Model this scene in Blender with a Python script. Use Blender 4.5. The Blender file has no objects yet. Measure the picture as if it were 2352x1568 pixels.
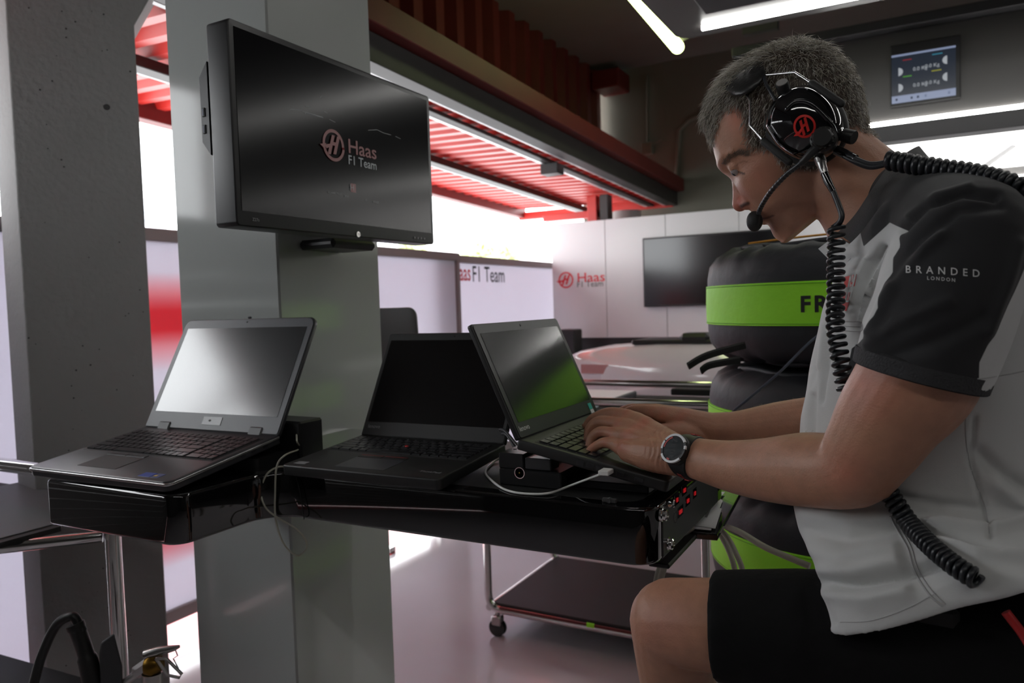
import bpy, bmesh, math, random
import numpy as np
from mathutils import Vector, Matrix
from mathutils.bvhtree import BVHTree

random.seed(7)
SC = bpy.context.scene
COL = SC.collection
# ------------------------------------------------------------------ camera
# world axes: +X towards the garage interior, +Y along the pit opening, Z up
FPX, CX, CY = 1730.0, 1176.0, 784.0
CAM_H = 1.34
YAW, PITCH, ROLL = math.radians(28.62), math.atan(84 / 1730), math.radians(-1.8)
CAM_R = Matrix.Rotation(YAW, 3, 'Z') @ Matrix.Rotation(math.pi / 2 - PITCH, 3, 'X') @ Matrix.Rotation(ROLL, 3, 'Z')
CAM_P = Vector((0, 0, CAM_H))
cam = bpy.data.cameras.new('camera')
cam.sensor_fit = 'HORIZONTAL'; cam.sensor_width = 36.0
cam.lens = 36.0 * FPX / 2352.0
cam.clip_start = 0.02; cam.clip_end = 400
cam.dof.use_dof = True; cam.dof.focus_distance = 1.0; cam.dof.aperture_fstop = 7.0
camo = bpy.data.objects.new('camera', cam); COL.objects.link(camo)
camo.matrix_world = Matrix.Translation(CAM_P) @ CAM_R.to_4x4()
SC.camera = camo
# ------------------------------------------------------------------ sky, exposure
wd = bpy.data.worlds.new('overcast_sky'); SC.world = wd; wd.use_nodes = True
bg = wd.node_tree.nodes['Background']
bg.inputs[0].default_value = (0.95, 0.975, 1.0, 1); bg.inputs[1].default_value = 7.0
SC.view_settings.view_transform = 'Standard'; SC.view_settings.look = 'None'
SC.view_settings.gamma = 1.0; SC.view_settings.use_curve_mapping = False
SC.view_settings.exposure = 0.0
LED = 22.0            # radiance of the LED strips
# ------------------------------------------------------------------ measuring helpers
def ray(x, y):
    return CAM_R @ Vector(((x - CX) / FPX, -(y - CY) / FPX, -1.0))
def at(x, y, n=None, a=None, z=None, d=None):
    """world point seen at photo pixel (x, y) on plane X=n, Y=a, Z=z or at depth d"""
    r = ray(x, y)
    if n is not None: t = n / r.x
    elif a is not None: t = a / r.y
    elif z is not None: t = (z - CAM_H) / r.z
    else: t = d
    return CAM_P + r * t
def to_px(P):
    """numpy Nx3 world -> Nx2 photo pixels, used to lay seams of cloth and skin zones on a finished surface"""
    Rm = np.array(CAM_R); q = (np.asarray(P) - np.array(CAM_P)) @ Rm
    return np.stack([CX + FPX * q[:, 0] / -q[:, 2], CY - FPX * q[:, 1] / -q[:, 2]], 1)
# ------------------------------------------------------------------ materials
MATS = {}
def mat(name, col=(0.8, 0.8, 0.8), rough=0.5, metal=0.0, coat=0.0, coat_rough=0.05, spec=0.5, emit=None, es=0.0,
        nscale=0, namp=0.0, bump=0.0, bscale=200, trans=0.0, sheen=0.0):
    if name in MATS: return MATS[name]
    m = bpy.data.materials.new(name); m.use_nodes = True
    nt = m.node_tree; b = nt.nodes['Principled BSDF']; L = nt.links
    c4 = (*col, 1)
    b.inputs['Base Color'].default_value = c4
    b.inputs['Roughness'].default_value = rough; b.inputs['Metallic'].default_value = metal
    b.inputs['Coat Weight'].default_value = coat; b.inputs['Coat Roughness'].default_value = coat_rough
    b.inputs['Specular IOR Level'].default_value = spec
    b.inputs['Sheen Weight'].default_value = sheen
    if emit: b.inputs['Emission Color'].default_value = (*emit, 1); b.inputs['Emission Strength'].default_value = es
    tc = None
    if nscale or bump:
        tc = nt.nodes.new('ShaderNodeTexCoord')
    if nscale:
        nz = nt.nodes.new('ShaderNodeTexNoise'); nz.inputs['Scale'].default_value = nscale; nz.inputs['Detail'].default_value = 6
        L.new(tc.outputs['Object'], nz.inputs['Vector'])
        mx = nt.nodes.new('ShaderNodeMix'); mx.data_type = 'RGBA'
        mx.inputs[6].default_value = tuple(max(0, v * (1 - namp)) for v in col) + (1,)
        mx.inputs[7].default_value = tuple(min(1, v * (1 + namp)) for v in col) + (1,)
        L.new(nz.outputs['Fac'], mx.inputs[0]); L.new(mx.outputs[2], b.inputs['Base Color'])
    if bump:
        n2 = nt.nodes.new('ShaderNodeTexNoise'); n2.inputs['Scale'].default_value = bscale; n2.inputs['Detail'].default_value = 4
        L.new(tc.outputs['Object'], n2.inputs['Vector'])
        bp = nt.nodes.new('ShaderNodeBump'); bp.inputs['Strength'].default_value = bump; bp.inputs['Distance'].default_value = 0.01
        L.new(n2.outputs['Fac'], bp.inputs['Height']); L.new(bp.outputs[0], b.inputs['Normal'])
    if trans:
        out = nt.nodes['Material Output']; tr = nt.nodes.new('ShaderNodeBsdfTranslucent'); tr.inputs[0].default_value = c4
        ms = nt.nodes.new('ShaderNodeMixShader'); ms.inputs[0].default_value = trans
        L.new(b.outputs[0], ms.inputs[1]); L.new(tr.outputs[0], ms.inputs[2]); L.new(ms.outputs[0], out.inputs[0])
    MATS[name] = m
    return m
def srgb(r, g, b):
    f = lambda v: ((v / 255 + 0.055) / 1.055) ** 2.4 if v > 10 else v / 255 / 12.92
    return (f(r), f(g), f(b))
# ------------------------------------------------------------------ mesh collecting
class MB:
    def __init__(s): s.v = []; s.f = []; s.m = []
    def add(s, vs, fs, mi=0):
        o = len(s.v); s.v += [tuple(v) for v in vs]; s.f += [tuple(i + o for i in f) for f in fs]; s.m += [mi] * len(fs)
        return s
    def box(s, x0, x1, y0, y1, z0, z1, mi=0):
        vs = [(x, y, z) for z in (z0, z1) for y in (y0, y1) for x in (x0, x1)]
        return s.add(vs, [(0, 2, 3, 1), (4, 5, 7, 6), (0, 1, 5, 4), (2, 6, 7, 3), (0, 4, 6, 2), (1, 3, 7, 5)], mi)
    def cbox(s, x0, x1, y0, y1, z0, z1, r=0.003, mi=0):
        """box with chamfered edges"""
        vs = []; idx = {}
        lo = (x0, y0, z0); hi = (x1, y1, z1)
        for sx in (0, 1):
            for sy in (0, 1):
                for sz in (0, 1):
                    for ax in range(3):
                        p = [hi[k] if (sx, sy, sz)[k] else lo[k] for k in range(3)]
                        for k in range(3):
                            if k != ax: p[k] += -r if (sx, sy, sz)[k] else r
                        idx[(sx, sy, sz, ax)] = len(vs); vs.append(p)
        fs = []
        I = lambda c, ax: idx[(*c, ax)]
        for ax in range(3):
            o = [k for k in range(3) if k != ax]
            for sd in (0, 1):
                q = []
                for u, w in ((0, 0), (1, 0), (1, 1), (0, 1)):
                    c = [0, 0, 0]; c[ax] = sd; c[o[0]] = u; c[o[1]] = w; q.append(I(c, ax))
                fs.append(q)
            for u in (0, 1):
                for w in (0, 1):
                    c0 = [0, 0, 0]; c0[o[0]] = u; c0[o[1]] = w; c1 = list(c0); c1[ax] = 1
                    fs.append([I(c0, o[0]), I(c0, o[1]), I(c1, o[1]), I(c1, o[0])])
        for c in ((a, b, d) for a in (0, 1) for b in (0, 1) for d in (0, 1)):
            fs.append([I(c, 0), I(c, 1), I(c, 2)])
        return s.add(vs, fs, mi)
    def prism(s, poly, z0, z1, mi=0, cham=0.0):
        """polygon (x, y) extruded along z, optional chamfer of the upper and lower rim"""
        n = len(poly)
        if cham:
            c = np.array(poly, float); nx = np.roll(c, -1, 0) - c; pv = c - np.roll(c, 1, 0)
            nn = lambda e: np.stack([e[:, 1], -e[:, 0]], 1) / (np.linalg.norm(e, axis=1, keepdims=True) + 1e-9)
            area = sum(c[i, 0] * c[(i + 1) % n, 1] - c[(i + 1) % n, 0] * c[i, 1] for i in range(n))
            o = nn(nx) + nn(pv); o /= np.maximum(np.linalg.norm(o, axis=1, keepdims=True), 1e-6)
            if area < 0: o = -o
            rings = []
            for t in (90, 60, 30, 0): rings.append((c - o * cham * (1 - math.cos(math.radians(t))), z0 + cham * (1 - math.sin(math.radians(t)))))
            for t in (0, 30, 60, 90): rings.append((c - o * cham * (1 - math.cos(math.radians(t))), z1 - cham * (1 - math.sin(math.radians(t)))))
        else:
            rings = [(np.array(poly, float), z0), (np.array(poly, float), z1)]
        vs = [(p[0], p[1], z) for r, z in rings for p in r]; k = len(rings)
        fs = [tuple(range(n))[::-1], tuple(range((k - 1) * n, k * n))]
        for j in range(k - 1):
            for i in range(n):
                fs.append((j * n + i, j * n + (i + 1) % n, (j + 1) * n + (i + 1) % n, (j + 1) * n + i))
        return s.add(vs, fs, mi)
    def sweep(s, pts, rad, seg=12, mi=0, cap=True, ell=None, up=None, round_cap=0):
        """tube along points; rad scalar or list; ell = (sx, sy) or list of flattening; returns self"""
        P = [Vector(p) for p in pts]; n = len(P)
        if not hasattr(rad, '__len__'): rad = [rad] * n
        if ell is None: ell = [(1, 1)] * n
        elif not hasattr(ell[0], '__len__'): ell = [ell] * n
        T = []
        for i in range(n):
            t = (P[min(i + 1, n - 1)] - P[max(i - 1, 0)])
            T.append(t.normalized() if t.length > 1e-9 else Vector((0, 0, 1)))
        if up is None:
            up = Vector((0, 0, 1)) if abs(T[0].z) < 0.9 else Vector((1, 0, 0))
        u = (Vector(up) - T[0] * T[0].dot(Vector(up))).normalized()
        rows = []
        for i in range(n):
            u = (u - T[i] * u.dot(T[i])).normalized(); w = T[i].cross(u)
            rows.append((P[i], u.copy(), w, rad[i], ell[i], T[i]))
        if round_cap:
            a = []; p, uu, w, r, e, t = rows[0]
            for k in range(round_cap):
                th = math.pi / 2 * (k + 0.15) / (round_cap)
                a.append((p - t * r * math.cos(th), uu, w, r * math.sin(th), e, t))
            b = []; p, uu, w, r, e, t = rows[-1]
            for k in range(round_cap - 1, -1, -1):
                th = math.pi / 2 * (k + 0.15) / (round_cap)
                b.append((p + t * r * math.cos(th), uu, w, r * math.sin(th), e, t))
            rows = a + rows + b
        vs = []; N = len(rows)
        for p, uu, w, r, e, t in rows:
            for k in range(seg):
                th = 2 * math.pi * k / seg
                vs.append(p + uu * (math.cos(th) * r * e[0]) + w * (math.sin(th) * r * e[1]))
        fs = []
        for i in range(N - 1):
            for k in range(seg):
                fs.append((i * seg + k, i * seg + (k + 1) % seg, (i + 1) * seg + (k + 1) % seg, (i + 1) * seg + k))
        if cap: fs += [tuple(range(seg))[::-1], tuple(range((N - 1) * seg, N * seg))]
        return s.add(vs, fs, mi)
    def cyl(s, p0, p1, r, seg=20, mi=0, r2=None):
        return s.sweep([p0, p1], [r, r if r2 is None else r2], seg, mi)
    def lathe(s, prof, seg=32, mi=0, org=(0, 0, 0), axis=(0, 0, 1), closed=False):
        """profile [(radius, height)] turned round an axis"""
        ax = Vector(axis).normalized(); up = Vector((0, 0, 1)) if abs(ax.z) < 0.9 else Vector((1, 0, 0))
        u = (up - ax * up.dot(ax)).normalized(); w = ax.cross(u); o = Vector(org)
        vs = []
        for r, h in prof:
            for k in range(seg):
                th = 2 * math.pi * k / seg
                vs.append(o + ax * h + (u * math.cos(th) + w * math.sin(th)) * r)
        fs = []; n = len(prof)
        for i in range(n - 1 + (1 if closed else 0)):
            j = (i + 1) % n
            for k in range(seg):
                fs.append((i * seg + k, i * seg + (k + 1) % seg, j * seg + (k + 1) % seg, j * seg + k))
        if not closed:
            if prof[0][0] > 1e-5: fs.append(tuple(range(seg))[::-1])
            if prof[-1][0] > 1e-5: fs.append(tuple(range((n - 1) * seg, n * seg)))
        return s.add(vs, fs, mi)
    def ball(s, c, r, seg=16, rings=10, mi=0):
        r = (r, r, r) if not hasattr(r, '__len__') else r
        vs = []
        for i in range(rings + 1):
            th = math.pi * (i + (0.02 if i == 0 else -0.02 if i == rings else 0)) / rings
            for k in range(seg):
                ph = 2 * math.pi * k / seg
                vs.append((c[0] + r[0] * math.sin(th) * math.cos(ph), c[1] + r[1] * math.sin(th) * math.sin(ph), c[2] + r[2] * math.cos(th)))
        fs = [(i * seg + k, (i + 1) * seg + k, (i + 1) * seg + (k + 1) % seg, i * seg + (k + 1) % seg) for i in range(rings) for k in range(seg)]
        fs += [tuple(range(seg)), tuple(range(rings * seg, (rings + 1) * seg))[::-1]]
        return s.add(vs, fs, mi)
    def xf(s, M):
        s.v = [tuple(M @ Vector(v)) for v in s.v]; return s
    def mesh(s, name, mats):
        me = bpy.data.meshes.new(name); me.from_pydata(s.v, [], s.f)
        for m in (mats if isinstance(mats, (list, tuple)) else [mats]): me.materials.append(m)
        me.polygons.foreach_set('material_index', s.m)
        bm = bmesh.new(); bm.from_mesh(me); bmesh.ops.recalc_face_normals(bm, faces=bm.faces); bm.to_mesh(me); bm.free()
        return me
    def build(s, name, mats, parent=None, smooth=None, bevel=0):
        return link(name, s.mesh(name, mats), parent, smooth, bevel)
def link(name, me, parent=None, smooth=None, bevel=0):
    o = bpy.data.objects.new(name, me); COL.objects.link(o)
    if parent is not None: o.parent = parent
    if smooth is not None: shade(me, smooth)
    if bevel:
        b = o.modifiers.new('bevel', 'BEVEL'); b.width = bevel; b.segments = 3; b.limit_method = 'ANGLE'; b.angle_limit = math.radians(35)
        shade(me, 50)
    return o
def shade(me, ang):
    me.polygons.foreach_set('use_smooth', [True] * len(me.polygons))
    if ang < 180: me.set_sharp_from_angle(angle=math.radians(ang))
def thing(name, label, cat, loc=(0, 0, 0), group=None, M=None):
    o = bpy.data.objects.new(name, None); COL.objects.link(o); o.empty_display_size = 0.05
    if M is not None: o.matrix_world = M
    else: o.location = loc
    return tag(o, label, cat, group)
def tag(o, label, cat, group=None):
    o['label'] = label; o['category'] = cat
    if group: o['group'] = group
    return o
def struct(o): o['kind'] = 'structure'; return o
def smooth_pts(pts, n=8):
    """Catmull-Rom resampling"""
    P = [Vector(p) for p in pts]; out = []
    for i in range(len(P) - 1):
        p0, p1, p2, p3 = P[max(i - 1, 0)], P[i], P[i + 1], P[min(i + 2, len(P) - 1)]
        for k in range(n):
            t = k / n
            out.append(0.5 * ((2 * p1) + (p2 - p0) * t + (2 * p0 - 5 * p1 + 4 * p2 - p3) * t * t + (3 * p1 - p0 - 3 * p2 + p3) * t ** 3))
    return out + [P[-1]]
def round_poly(pts, seg=6):
    """[(x, y, r)] -> polygon with rounded corners"""
    out = []; n = len(pts)
    for i, (x, y, r) in enumerate(pts):
        p = Vector((x, y)); a = Vector(pts[i - 1][:2]); b = Vector(pts[(i + 1) % n][:2])
        if r <= 0: out.append((x, y)); continue
        u = (a - p).normalized(); v = (b - p).normalized(); half = u.angle(v) / 2
        t = r / math.tan(half); c = p + (u + v).normalized() * (r / math.sin(half))
        s0 = p + u * t - c; s1 = p + v * t - c
        a0 = math.atan2(s0.y, s0.x); da = (math.atan2(s1.y, s1.x) - a0 + math.pi) % (2 * math.pi) - math.pi
        for k in range(seg + 1):
            an = a0 + da * k / seg; out.append((c.x + r * math.cos(an), c.y + r * math.sin(an)))
    return out
def text_mesh(txt, size=1.0, depth=0.0, align='LEFT', spacing=1.0, bold=0.0):
    cu = bpy.data.curves.new('t', 'FONT'); cu.body = txt; cu.size = size; cu.extrude = depth; cu.align_x = align
    cu.space_character = spacing; cu.offset = bold; cu.resolution_u = 3
    o = bpy.data.objects.new('t', cu); COL.objects.link(o)
    dg = bpy.context.evaluated_depsgraph_get()
    me = bpy.data.meshes.new_from_object(o.evaluated_get(dg))
    vs = [v.co.copy() for v in me.vertices]; fs = [tuple(p.vertices) for p in me.polygons]
    bpy.data.objects.remove(o); bpy.data.curves.remove(cu); bpy.data.meshes.remove(me)
    return vs, fs
def text_on(txt, org, ux, uy, size, m, parent, name='lettering', sx=1.0, align='LEFT', lift=0.001, bold=0.0, spacing=1.0):
    """flat lettering on a surface: org = baseline start, ux / uy = reading and up directions"""
    vs, fs = text_mesh(txt, size, 0, align, spacing, bold)
    ux = Vector(ux).normalized(); uy = Vector(uy).normalized(); nn = ux.cross(uy); org = Vector(org)
    b = MB(); b.add([org + ux * (v.x * sx) + uy * v.y + nn * lift for v in vs], fs)
    return b.build(name, m, parent)
def logo_faces(r=1.0, seg=40):
    """round emblem: ring with tail and slanted H, in a unit square"""
    vs = []; fs = []
    t = 0.2
    for k in range(seg):
        a = 2 * math.pi * k / seg
        vs += [(math.cos(a), math.sin(a)), (math.cos(a) * (1 - t), math.sin(a) * (1 - t))]
    for k in range(seg):
        j = (k + 1) % seg; fs.append((2 * k, 2 * k + 1, 2 * j + 1, 2 * j))
    def quad(*p):
        o = len(vs); vs.extend(p); fs.append(tuple(range(o, o + len(p))))
    sl = 0.36
    def bar(x, w, y0, y1): quad((x + sl * y0, y0), (x + w + sl * y0, y0), (x + w + sl * y1, y1), (x + sl * y1, y1))
    bar(-0.38, 0.26, -0.62, 0.62); bar(0.1, 0.26, -0.55, 0.62)
    quad((-0.2, -0.02), (0.3, -0.02), (0.38, 0.2), (-0.12, 0.2))
    quad((-0.85, -0.1), (-0.1, 0.12), (-0.16, -0.08), (-0.72, -0.3))
    quad((-1.28, -0.12), (-0.72, 0.02), (-0.86, -0.38))
    return [Vector((x * r, y * r, 0)) for x, y in vs], fs
def logo_on(org, ux, uy, r, m, parent, lift=0.001, name='emblem', sx=1.0):
    vs, fs = logo_faces(r)
    ux = Vector(ux).normalized(); uy = Vector(uy).normalized(); nn = ux.cross(uy); org = Vector(org)
    b = MB(); b.add([org + ux * v.x * sx + uy * v.y + nn * (lift + 0.00002 * i) for i, v in enumerate(vs)], fs)
    return b.build(name, m, parent)
# ------------------------------------------------------------------ palette
M_CONC = mat('concrete_grey', (0.29, 0.285, 0.28), 0.85, nscale=3, namp=0.12, bump=0.25, bscale=60)
M_CONC_D = mat('concrete_olive', (0.16, 0.155, 0.125), 0.9, nscale=2, namp=0.25, bump=0.2, bscale=30)
M_CEIL = mat('ceiling_grey', (0.16, 0.15, 0.135), 0.9, nscale=2, namp=0.2)
M_FLOOR = mat('resin_floor', (0.56, 0.525, 0.555), 0.16, nscale=1.2, namp=0.12, bump=0.03, bscale=8)
M_REDFLOOR = mat('red_floor_paint', (0.5, 0.05, 0.06), 0.2, nscale=5, namp=0.15)
M_GROUND = mat('pit_lane_concrete', (0.72, 0.71, 0.7), 0.8, nscale=0.6, namp=0.1)
M_PILLAR = mat('white_gloss_panel', (0.42, 0.44, 0.425), 0.1, spec=0.55, bump=0.012, bscale=5)
M_WHITEPANEL = mat('white_wall_panel', (0.66, 0.655, 0.67), 0.22, nscale=4, namp=0.03)
M_RED = mat('red_paint', (0.55, 0.03, 0.022), 0.35, nscale=6, namp=0.2)
M_REDD = mat('red_paint_dark', (0.13, 0.014, 0.012), 0.5, nscale=6, namp=0.25)  # darker red for the fascia, rails and brackets
M_DARKBEAM = mat('dark_steel', (0.03, 0.027, 0.027), 0.5, nscale=8, namp=0.3)
M_BLACKGLOSS = mat('black_gloss', (0.004, 0.004, 0.0045), 0.04, coat=1.0)
M_BLACK = mat('black_plastic', (0.008, 0.008, 0.009), 0.4)
M_BLACKM = mat('black_matte', (0.012, 0.012, 0.012), 0.6, bump=0.1, bscale=900)
M_DGREY = mat('dark_grey_plastic', (0.035, 0.035, 0.038), 0.4)
M_SCREEN = mat('screen_glass', (0.006, 0.006, 0.007), 0.14, spec=0.6)
M_SCREEN_M = mat('screen_matte', (0.006, 0.005, 0.005), 0.28, spec=0.22)
M_CHROME = mat('chrome', (0.75, 0.74, 0.73), 0.12, metal=1.0)
M_STEEL = mat('brushed_steel', (0.5, 0.49, 0.48), 0.3, metal=1.0)
M_GREEN = mat('neon_green_cloth', (0.36, 0.98, 0.03), 0.6, nscale=9, namp=0.12, bump=0.15, bscale=40)
M_BLANKET = mat('charcoal_nylon', (0.014, 0.0155, 0.020), 0.62, nscale=12, namp=0.2, bump=0.25, bscale=30)
M_TEXTRED = mat('red_print', (0.62, 0.02, 0.03), 0.4)
M_TEXTBLK = mat('black_print', (0.012, 0.012, 0.014), 0.5)
M_TEXTGREY = mat('grey_print', (0.25, 0.25, 0.26), 0.5)
M_TEXTWHITE = mat('white_print', (0.75, 0.75, 0.75), 0.5)
M_RUBBER = mat('black_rubber', (0.01, 0.01, 0.01), 0.45)
M_CORD = mat('cord_rubber', (0.012, 0.014, 0.018), 0.35)
M_WHITECABLE = mat('white_cable', (0.75, 0.75, 0.73), 0.4)
M_BEIGECABLE = mat('beige_cable', (0.42, 0.41, 0.34), 0.45)
M_LED = mat('led_tube', (0.9, 0.9, 0.9), 0.5, emit=(1.0, 0.985, 0.95), es=LED)
M_PANELGREY = mat('gantry_grey', (0.06, 0.058, 0.056), 0.35)
M_WALLDARK = mat('garage_wall_dark', (0.06, 0.058, 0.055), 0.8, nscale=2, namp=0.2)
M_GAP = mat('dark_pit_grey', (0.05, 0.05, 0.05), 0.8)  # dark grey of the bolt hole and pit discs
# ================================================================== setting
Z_T = 1.05                      # top of the console shelves
b = MB(); b.box(-2.55, 6, -4, 6.5, -0.1, 0); floor = struct(b.build('floor', M_FLOOR))
b = MB(); b.box(-2.95, -2.55, -4, 6.6, -0.1, 0.0); struct(b.build('floor_threshold', M_REDFLOOR))
b = MB(); b.box(-60, -2.95, -40, 60, -0.15, -0.004); struct(b.build('ground_pit_lane', M_GROUND))
ZC = 3.40
b = MB(); b.box(-2.75, 6, -4, 6.6, ZC, ZC + 0.15); struct(b.build('ceiling', M_CEIL))
b = MB(); b.box(-2.75, 6, 6.5, 6.7, 0, ZC); wall_end = struct(b.build('wall_end', M_CONC_D))
b = MB(); b.box(-2.75, 6, -4.2, -4, 0, ZC); struct(b.build('wall_near', M_WALLDARK))
b = MB(); b.box(6, 6.2, -4.2, 6.7, 0, ZC); struct(b.build('wall_inner', M_WALLDARK))
# conduits and sockets on the dark end wall
def conduit(pts, name='wall_conduit', label='', r=0.012):
    b = MB(); b.sweep(pts, r, 8); return tag(b.build(name, M_CONC_D, None, 60), label, 'conduit')
wp = lambda x, y: at(x, y, a=6.48)
conduit([wp(1487, 175), wp(1488, 330)], label='thin vertical conduit above the junction box on the dark wall')
conduit([wp(1640, 252), wp(1585, 275), wp(1560, 300), wp(1552, 430)], label='bent metal conduit on the dark wall left of the headset', r=0.018)
p = wp(1488, 340)
b = MB(); b.cbox(p.x - 0.05, p.x + 0.05, 6.44, 6.499, p.z - 0.06, p.z + 0.05, 0.006); jb = b.build('junction_box', M_CONC_D)
tag(jb, 'small grey junction box on the dark end wall', 'junction box')
b = MB(); b.cyl(p + Vector((0.05, -0.02, 0.02)), p + Vector((0.13, -0.02, 0.06)), 0.012, 8); b.build('cable_stub', M_CONC_D, jb)
pz = wp(1385, 182); pz2 = wp(1446, 213)
b = MB(); b.cbox(pz.x, pz2.x, 6.2, 6.49, pz2.z, pz.z, 0.01); tag(b.build('steel_bracket', M_REDD), 'dark red steel bracket at the top corner of the end wall', 'bracket')

# ---- concrete column at the left
c0 = at(62, 800, d=2.1); c1 = at(349, 800, d=2.16); cl = at(22, 800, d=2.19)
back = Vector((-0.9, 0.42, 0))
poly = [(cl.x, cl.y), (c0.x, c0.y), (c1.x, c1.y), (c1.x * 1.2 - 0.04, c1.y * 1.2 - 0.05), (cl.x * 1.14, cl.y * 1.14 + 0.02)]
b = MB()
cols = np.array(poly)
ctr = cols.mean(0)
dirr = (Vector((c1.x, c1.y)) - Vector((c0.x, c0.y))).normalized()
zt0 = at(308, 72, d=2.16).z
def colring(z, e): 
    q = [list(p) for p in poly]
    q[2][0] += dirr.x * e; q[2][1] += dirr.y * e
    q[3][0] += dirr.x * e; q[3][1] += dirr.y * e
    return [(x, y, z) for x, y in q]
ring = colring(0, 0) + colring(zt0, 0) + colring(zt0 + 0.62, 0.36) + colring(ZC, 0.36)
fs = [(j * 5 + i, j * 5 + (i + 1) % 5, (j + 1) * 5 + (i + 1) % 5, (j + 1) * 5 + i) for j in range(3) for i in range(5)]
b.add(ring, fs + [(4, 3, 2, 1, 0), (15, 16, 17, 18, 19)])
column = b.build('concrete_column', M_CONC, bevel=0.004)
tag(column, 'square pale grey concrete column with pitted face and flared top', 'column')
b = MB()
nrm = (ray(200, 500) * -1); nrm.z = 0; nrm.normalize()
fn = Vector((dirr.y, -dirr.x, 0)); 
if fn.dot(nrm) < 0: fn = -fn
def colpt(x, y):
    r = ray(x, y); q = Vector((c0.x, c0.y, 0)); t = (q - CAM_P).dot(fn) / r.dot(fn); return CAM_P + r * t
for (x, y, r) in [(245, 246, 0.0085)]:
    q = colpt(x, y); b.cyl(q - fn * 0.01, q + fn * 0.0012, r, 16)
b.build('bolt_hole', M_GAP, column)
b = MB()
rr = random.Random(3)
spots = [(66, 18), (211, 26), (238, 33), (142, 26), (130, 128), (139, 162), (120, 186), (92, 206), (99, 256), (147, 383), (107, 286), (48, 500), (103, 511), (152, 86), (173, 50), (77, 45), (274, 556), (112, 762), (190, 794), (82, 790), (66, 776), (208, 838), (228, 802), (175, 850), (168, 985), (188, 942), (158, 1034), (92, 940), (205, 1338), (300, 1458), (152, 1528), (120, 1380)]
for x, y in spots + [(rr.uniform(75, 330), rr.uniform(20, 1500)) for _ in range(30)]:
    q = colpt(x, y); b.cyl(q - fn * 0.004, q + fn * 0.0008, rr.uniform(0.0008, 0.0028), 7)
o = b.build('pit_marks', M_GAP, column); o['kind'] = 'stuff'

# ---- white glossy pillar carrying the console
PX0, PX1, PY0, PY1 = -1.562, -1.235, 1.208, 1.558
b = MB(); b.cbox(PX0, PX1, PY0, PY1, 0, ZC, 0.004)
pillar = b.build('console_pillar', M_PILLAR, None, 30)
tag(pillar, 'square glossy white clad pillar carrying the monitor and laptop shelves', 'pillar')

# ---- black gloss console shelf round the pillar
poly = round_poly([(-1.405, 0.782, 0.012), (-1.052, 0.785, 0.032), (-1.052, 0.992, 0.06), (-0.328, 0.992, 0.04), (-0.328, 1.42, 0.03), (-1.233, 1.42, 0.0), (-1.233, 1.206, 0), (-1.405, 1.206, 0.01)])
b = MB(); b.prism(poly, 0.967, Z_T, cham=0.006)
console = thing('console_desk', 'glossy black console shelf wrapped round the white pillar', 'desk', (-1.235, 1.2, 0.967))
def child(o, p): o.parent = p; o.matrix_parent_inverse = p.matrix_world.inverted() if p.type != 'EMPTY' else Matrix.Translation(-p.location); return o
shelf = child(b.build('shelf', M_BLACKGLOSS, None, 40), console)
# matt inlay on top
b = MB(); b.prism(round_poly([(-1.0, 1.02, 0.02), (-0.36, 1.02, 0.03), (-0.36, 1.39, 0.03), (-1.0, 1.39, 0.02)]), Z_T - 0.002, Z_T + 0.0006)
child(b.build('carbon_inlay', M_BLACKM), console)
# rear shelf
b = MB(); b.prism(round_poly([(-1.75, 1.562, 0.02), (-1.27, 1.562, 0.02), (-1.27, 2.16, 0.03), (-1.75, 2.16, 0.03)]), 0.967, Z_T, cham=0.006)
child(b.build('rear_shelf', M_BLACKGLOSS, None, 40), console)
# connectors and red displays on the end face
M_REDLED = mat('red_led_digits', (0.02, 0, 0), 0.4, emit=(1.0, 0.02, 0.03), es=0.55)
def on_end(x, y): return at(x, y, n=-0.327)
for (x, y, r) in ((1519, 1182, 0.0085), (1533, 1248, 0.0085), (1536, 1155, 0.006)):
    q = on_end(x, y)
    b = MB(); b.lathe([(r * 1.15, 0), (r * 1.15, 0.003), (r, 0.0045), (r, 0.009), (r * 0.72, 0.0105), (r * 0.72, 0.006), (0.0001, 0.006)], 20, 0, q - Vector((0.001, 0, 0)), (1, 0, 0))
    child(b.build('connector_socket', M_CHROME, None, 40), console)
q = on_end(1550, 1186)
b = MB(); b.lathe([(0.0095, 0), (0.0095, 0.0012), (0.0085, 0.0012), (0.0085, 0.0002)], 24, 0, q, (1, 0, 0)); child(b.build('socket_ring', M_CHROME, None, 40), console)
for (x, y, w) in ((1571, 1125, 4), (1595, 1132, 3), (1554, 1147, 3), (1579, 1149, 4), (1562, 1174, 5)):
    q = on_end(x, y); w *= 0.0042
    b = MB(); b.cbox(-0.3285, -0.3262, q.y - w / 2 - 0.006, q.y + w / 2 + 0.006, q.z - 0.0085, q.z + 0.0085, 0.001)
    dsp = child(b.build('display_window', M_BLACKGLOSS), console)
    vs, fs = text_mesh('0' * int(round(w / 0.0042)), 0.0095, 0, 'CENTER')
    b = MB(); b.add([(-0.3255, q.y + v.x * 0.72, q.z - 0.0035 + v.y) for v in vs], fs); o = b.build('led_digits', M_REDLED, dsp); o.matrix_parent_inverse = dsp.matrix_world.inverted()
b = MB(); b.cbox(-0.329, -0.3266, 1.03, 1.36, 0.972, 1.042, 0.002); child(b.build('switch_plate', M_DGREY), console)
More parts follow.
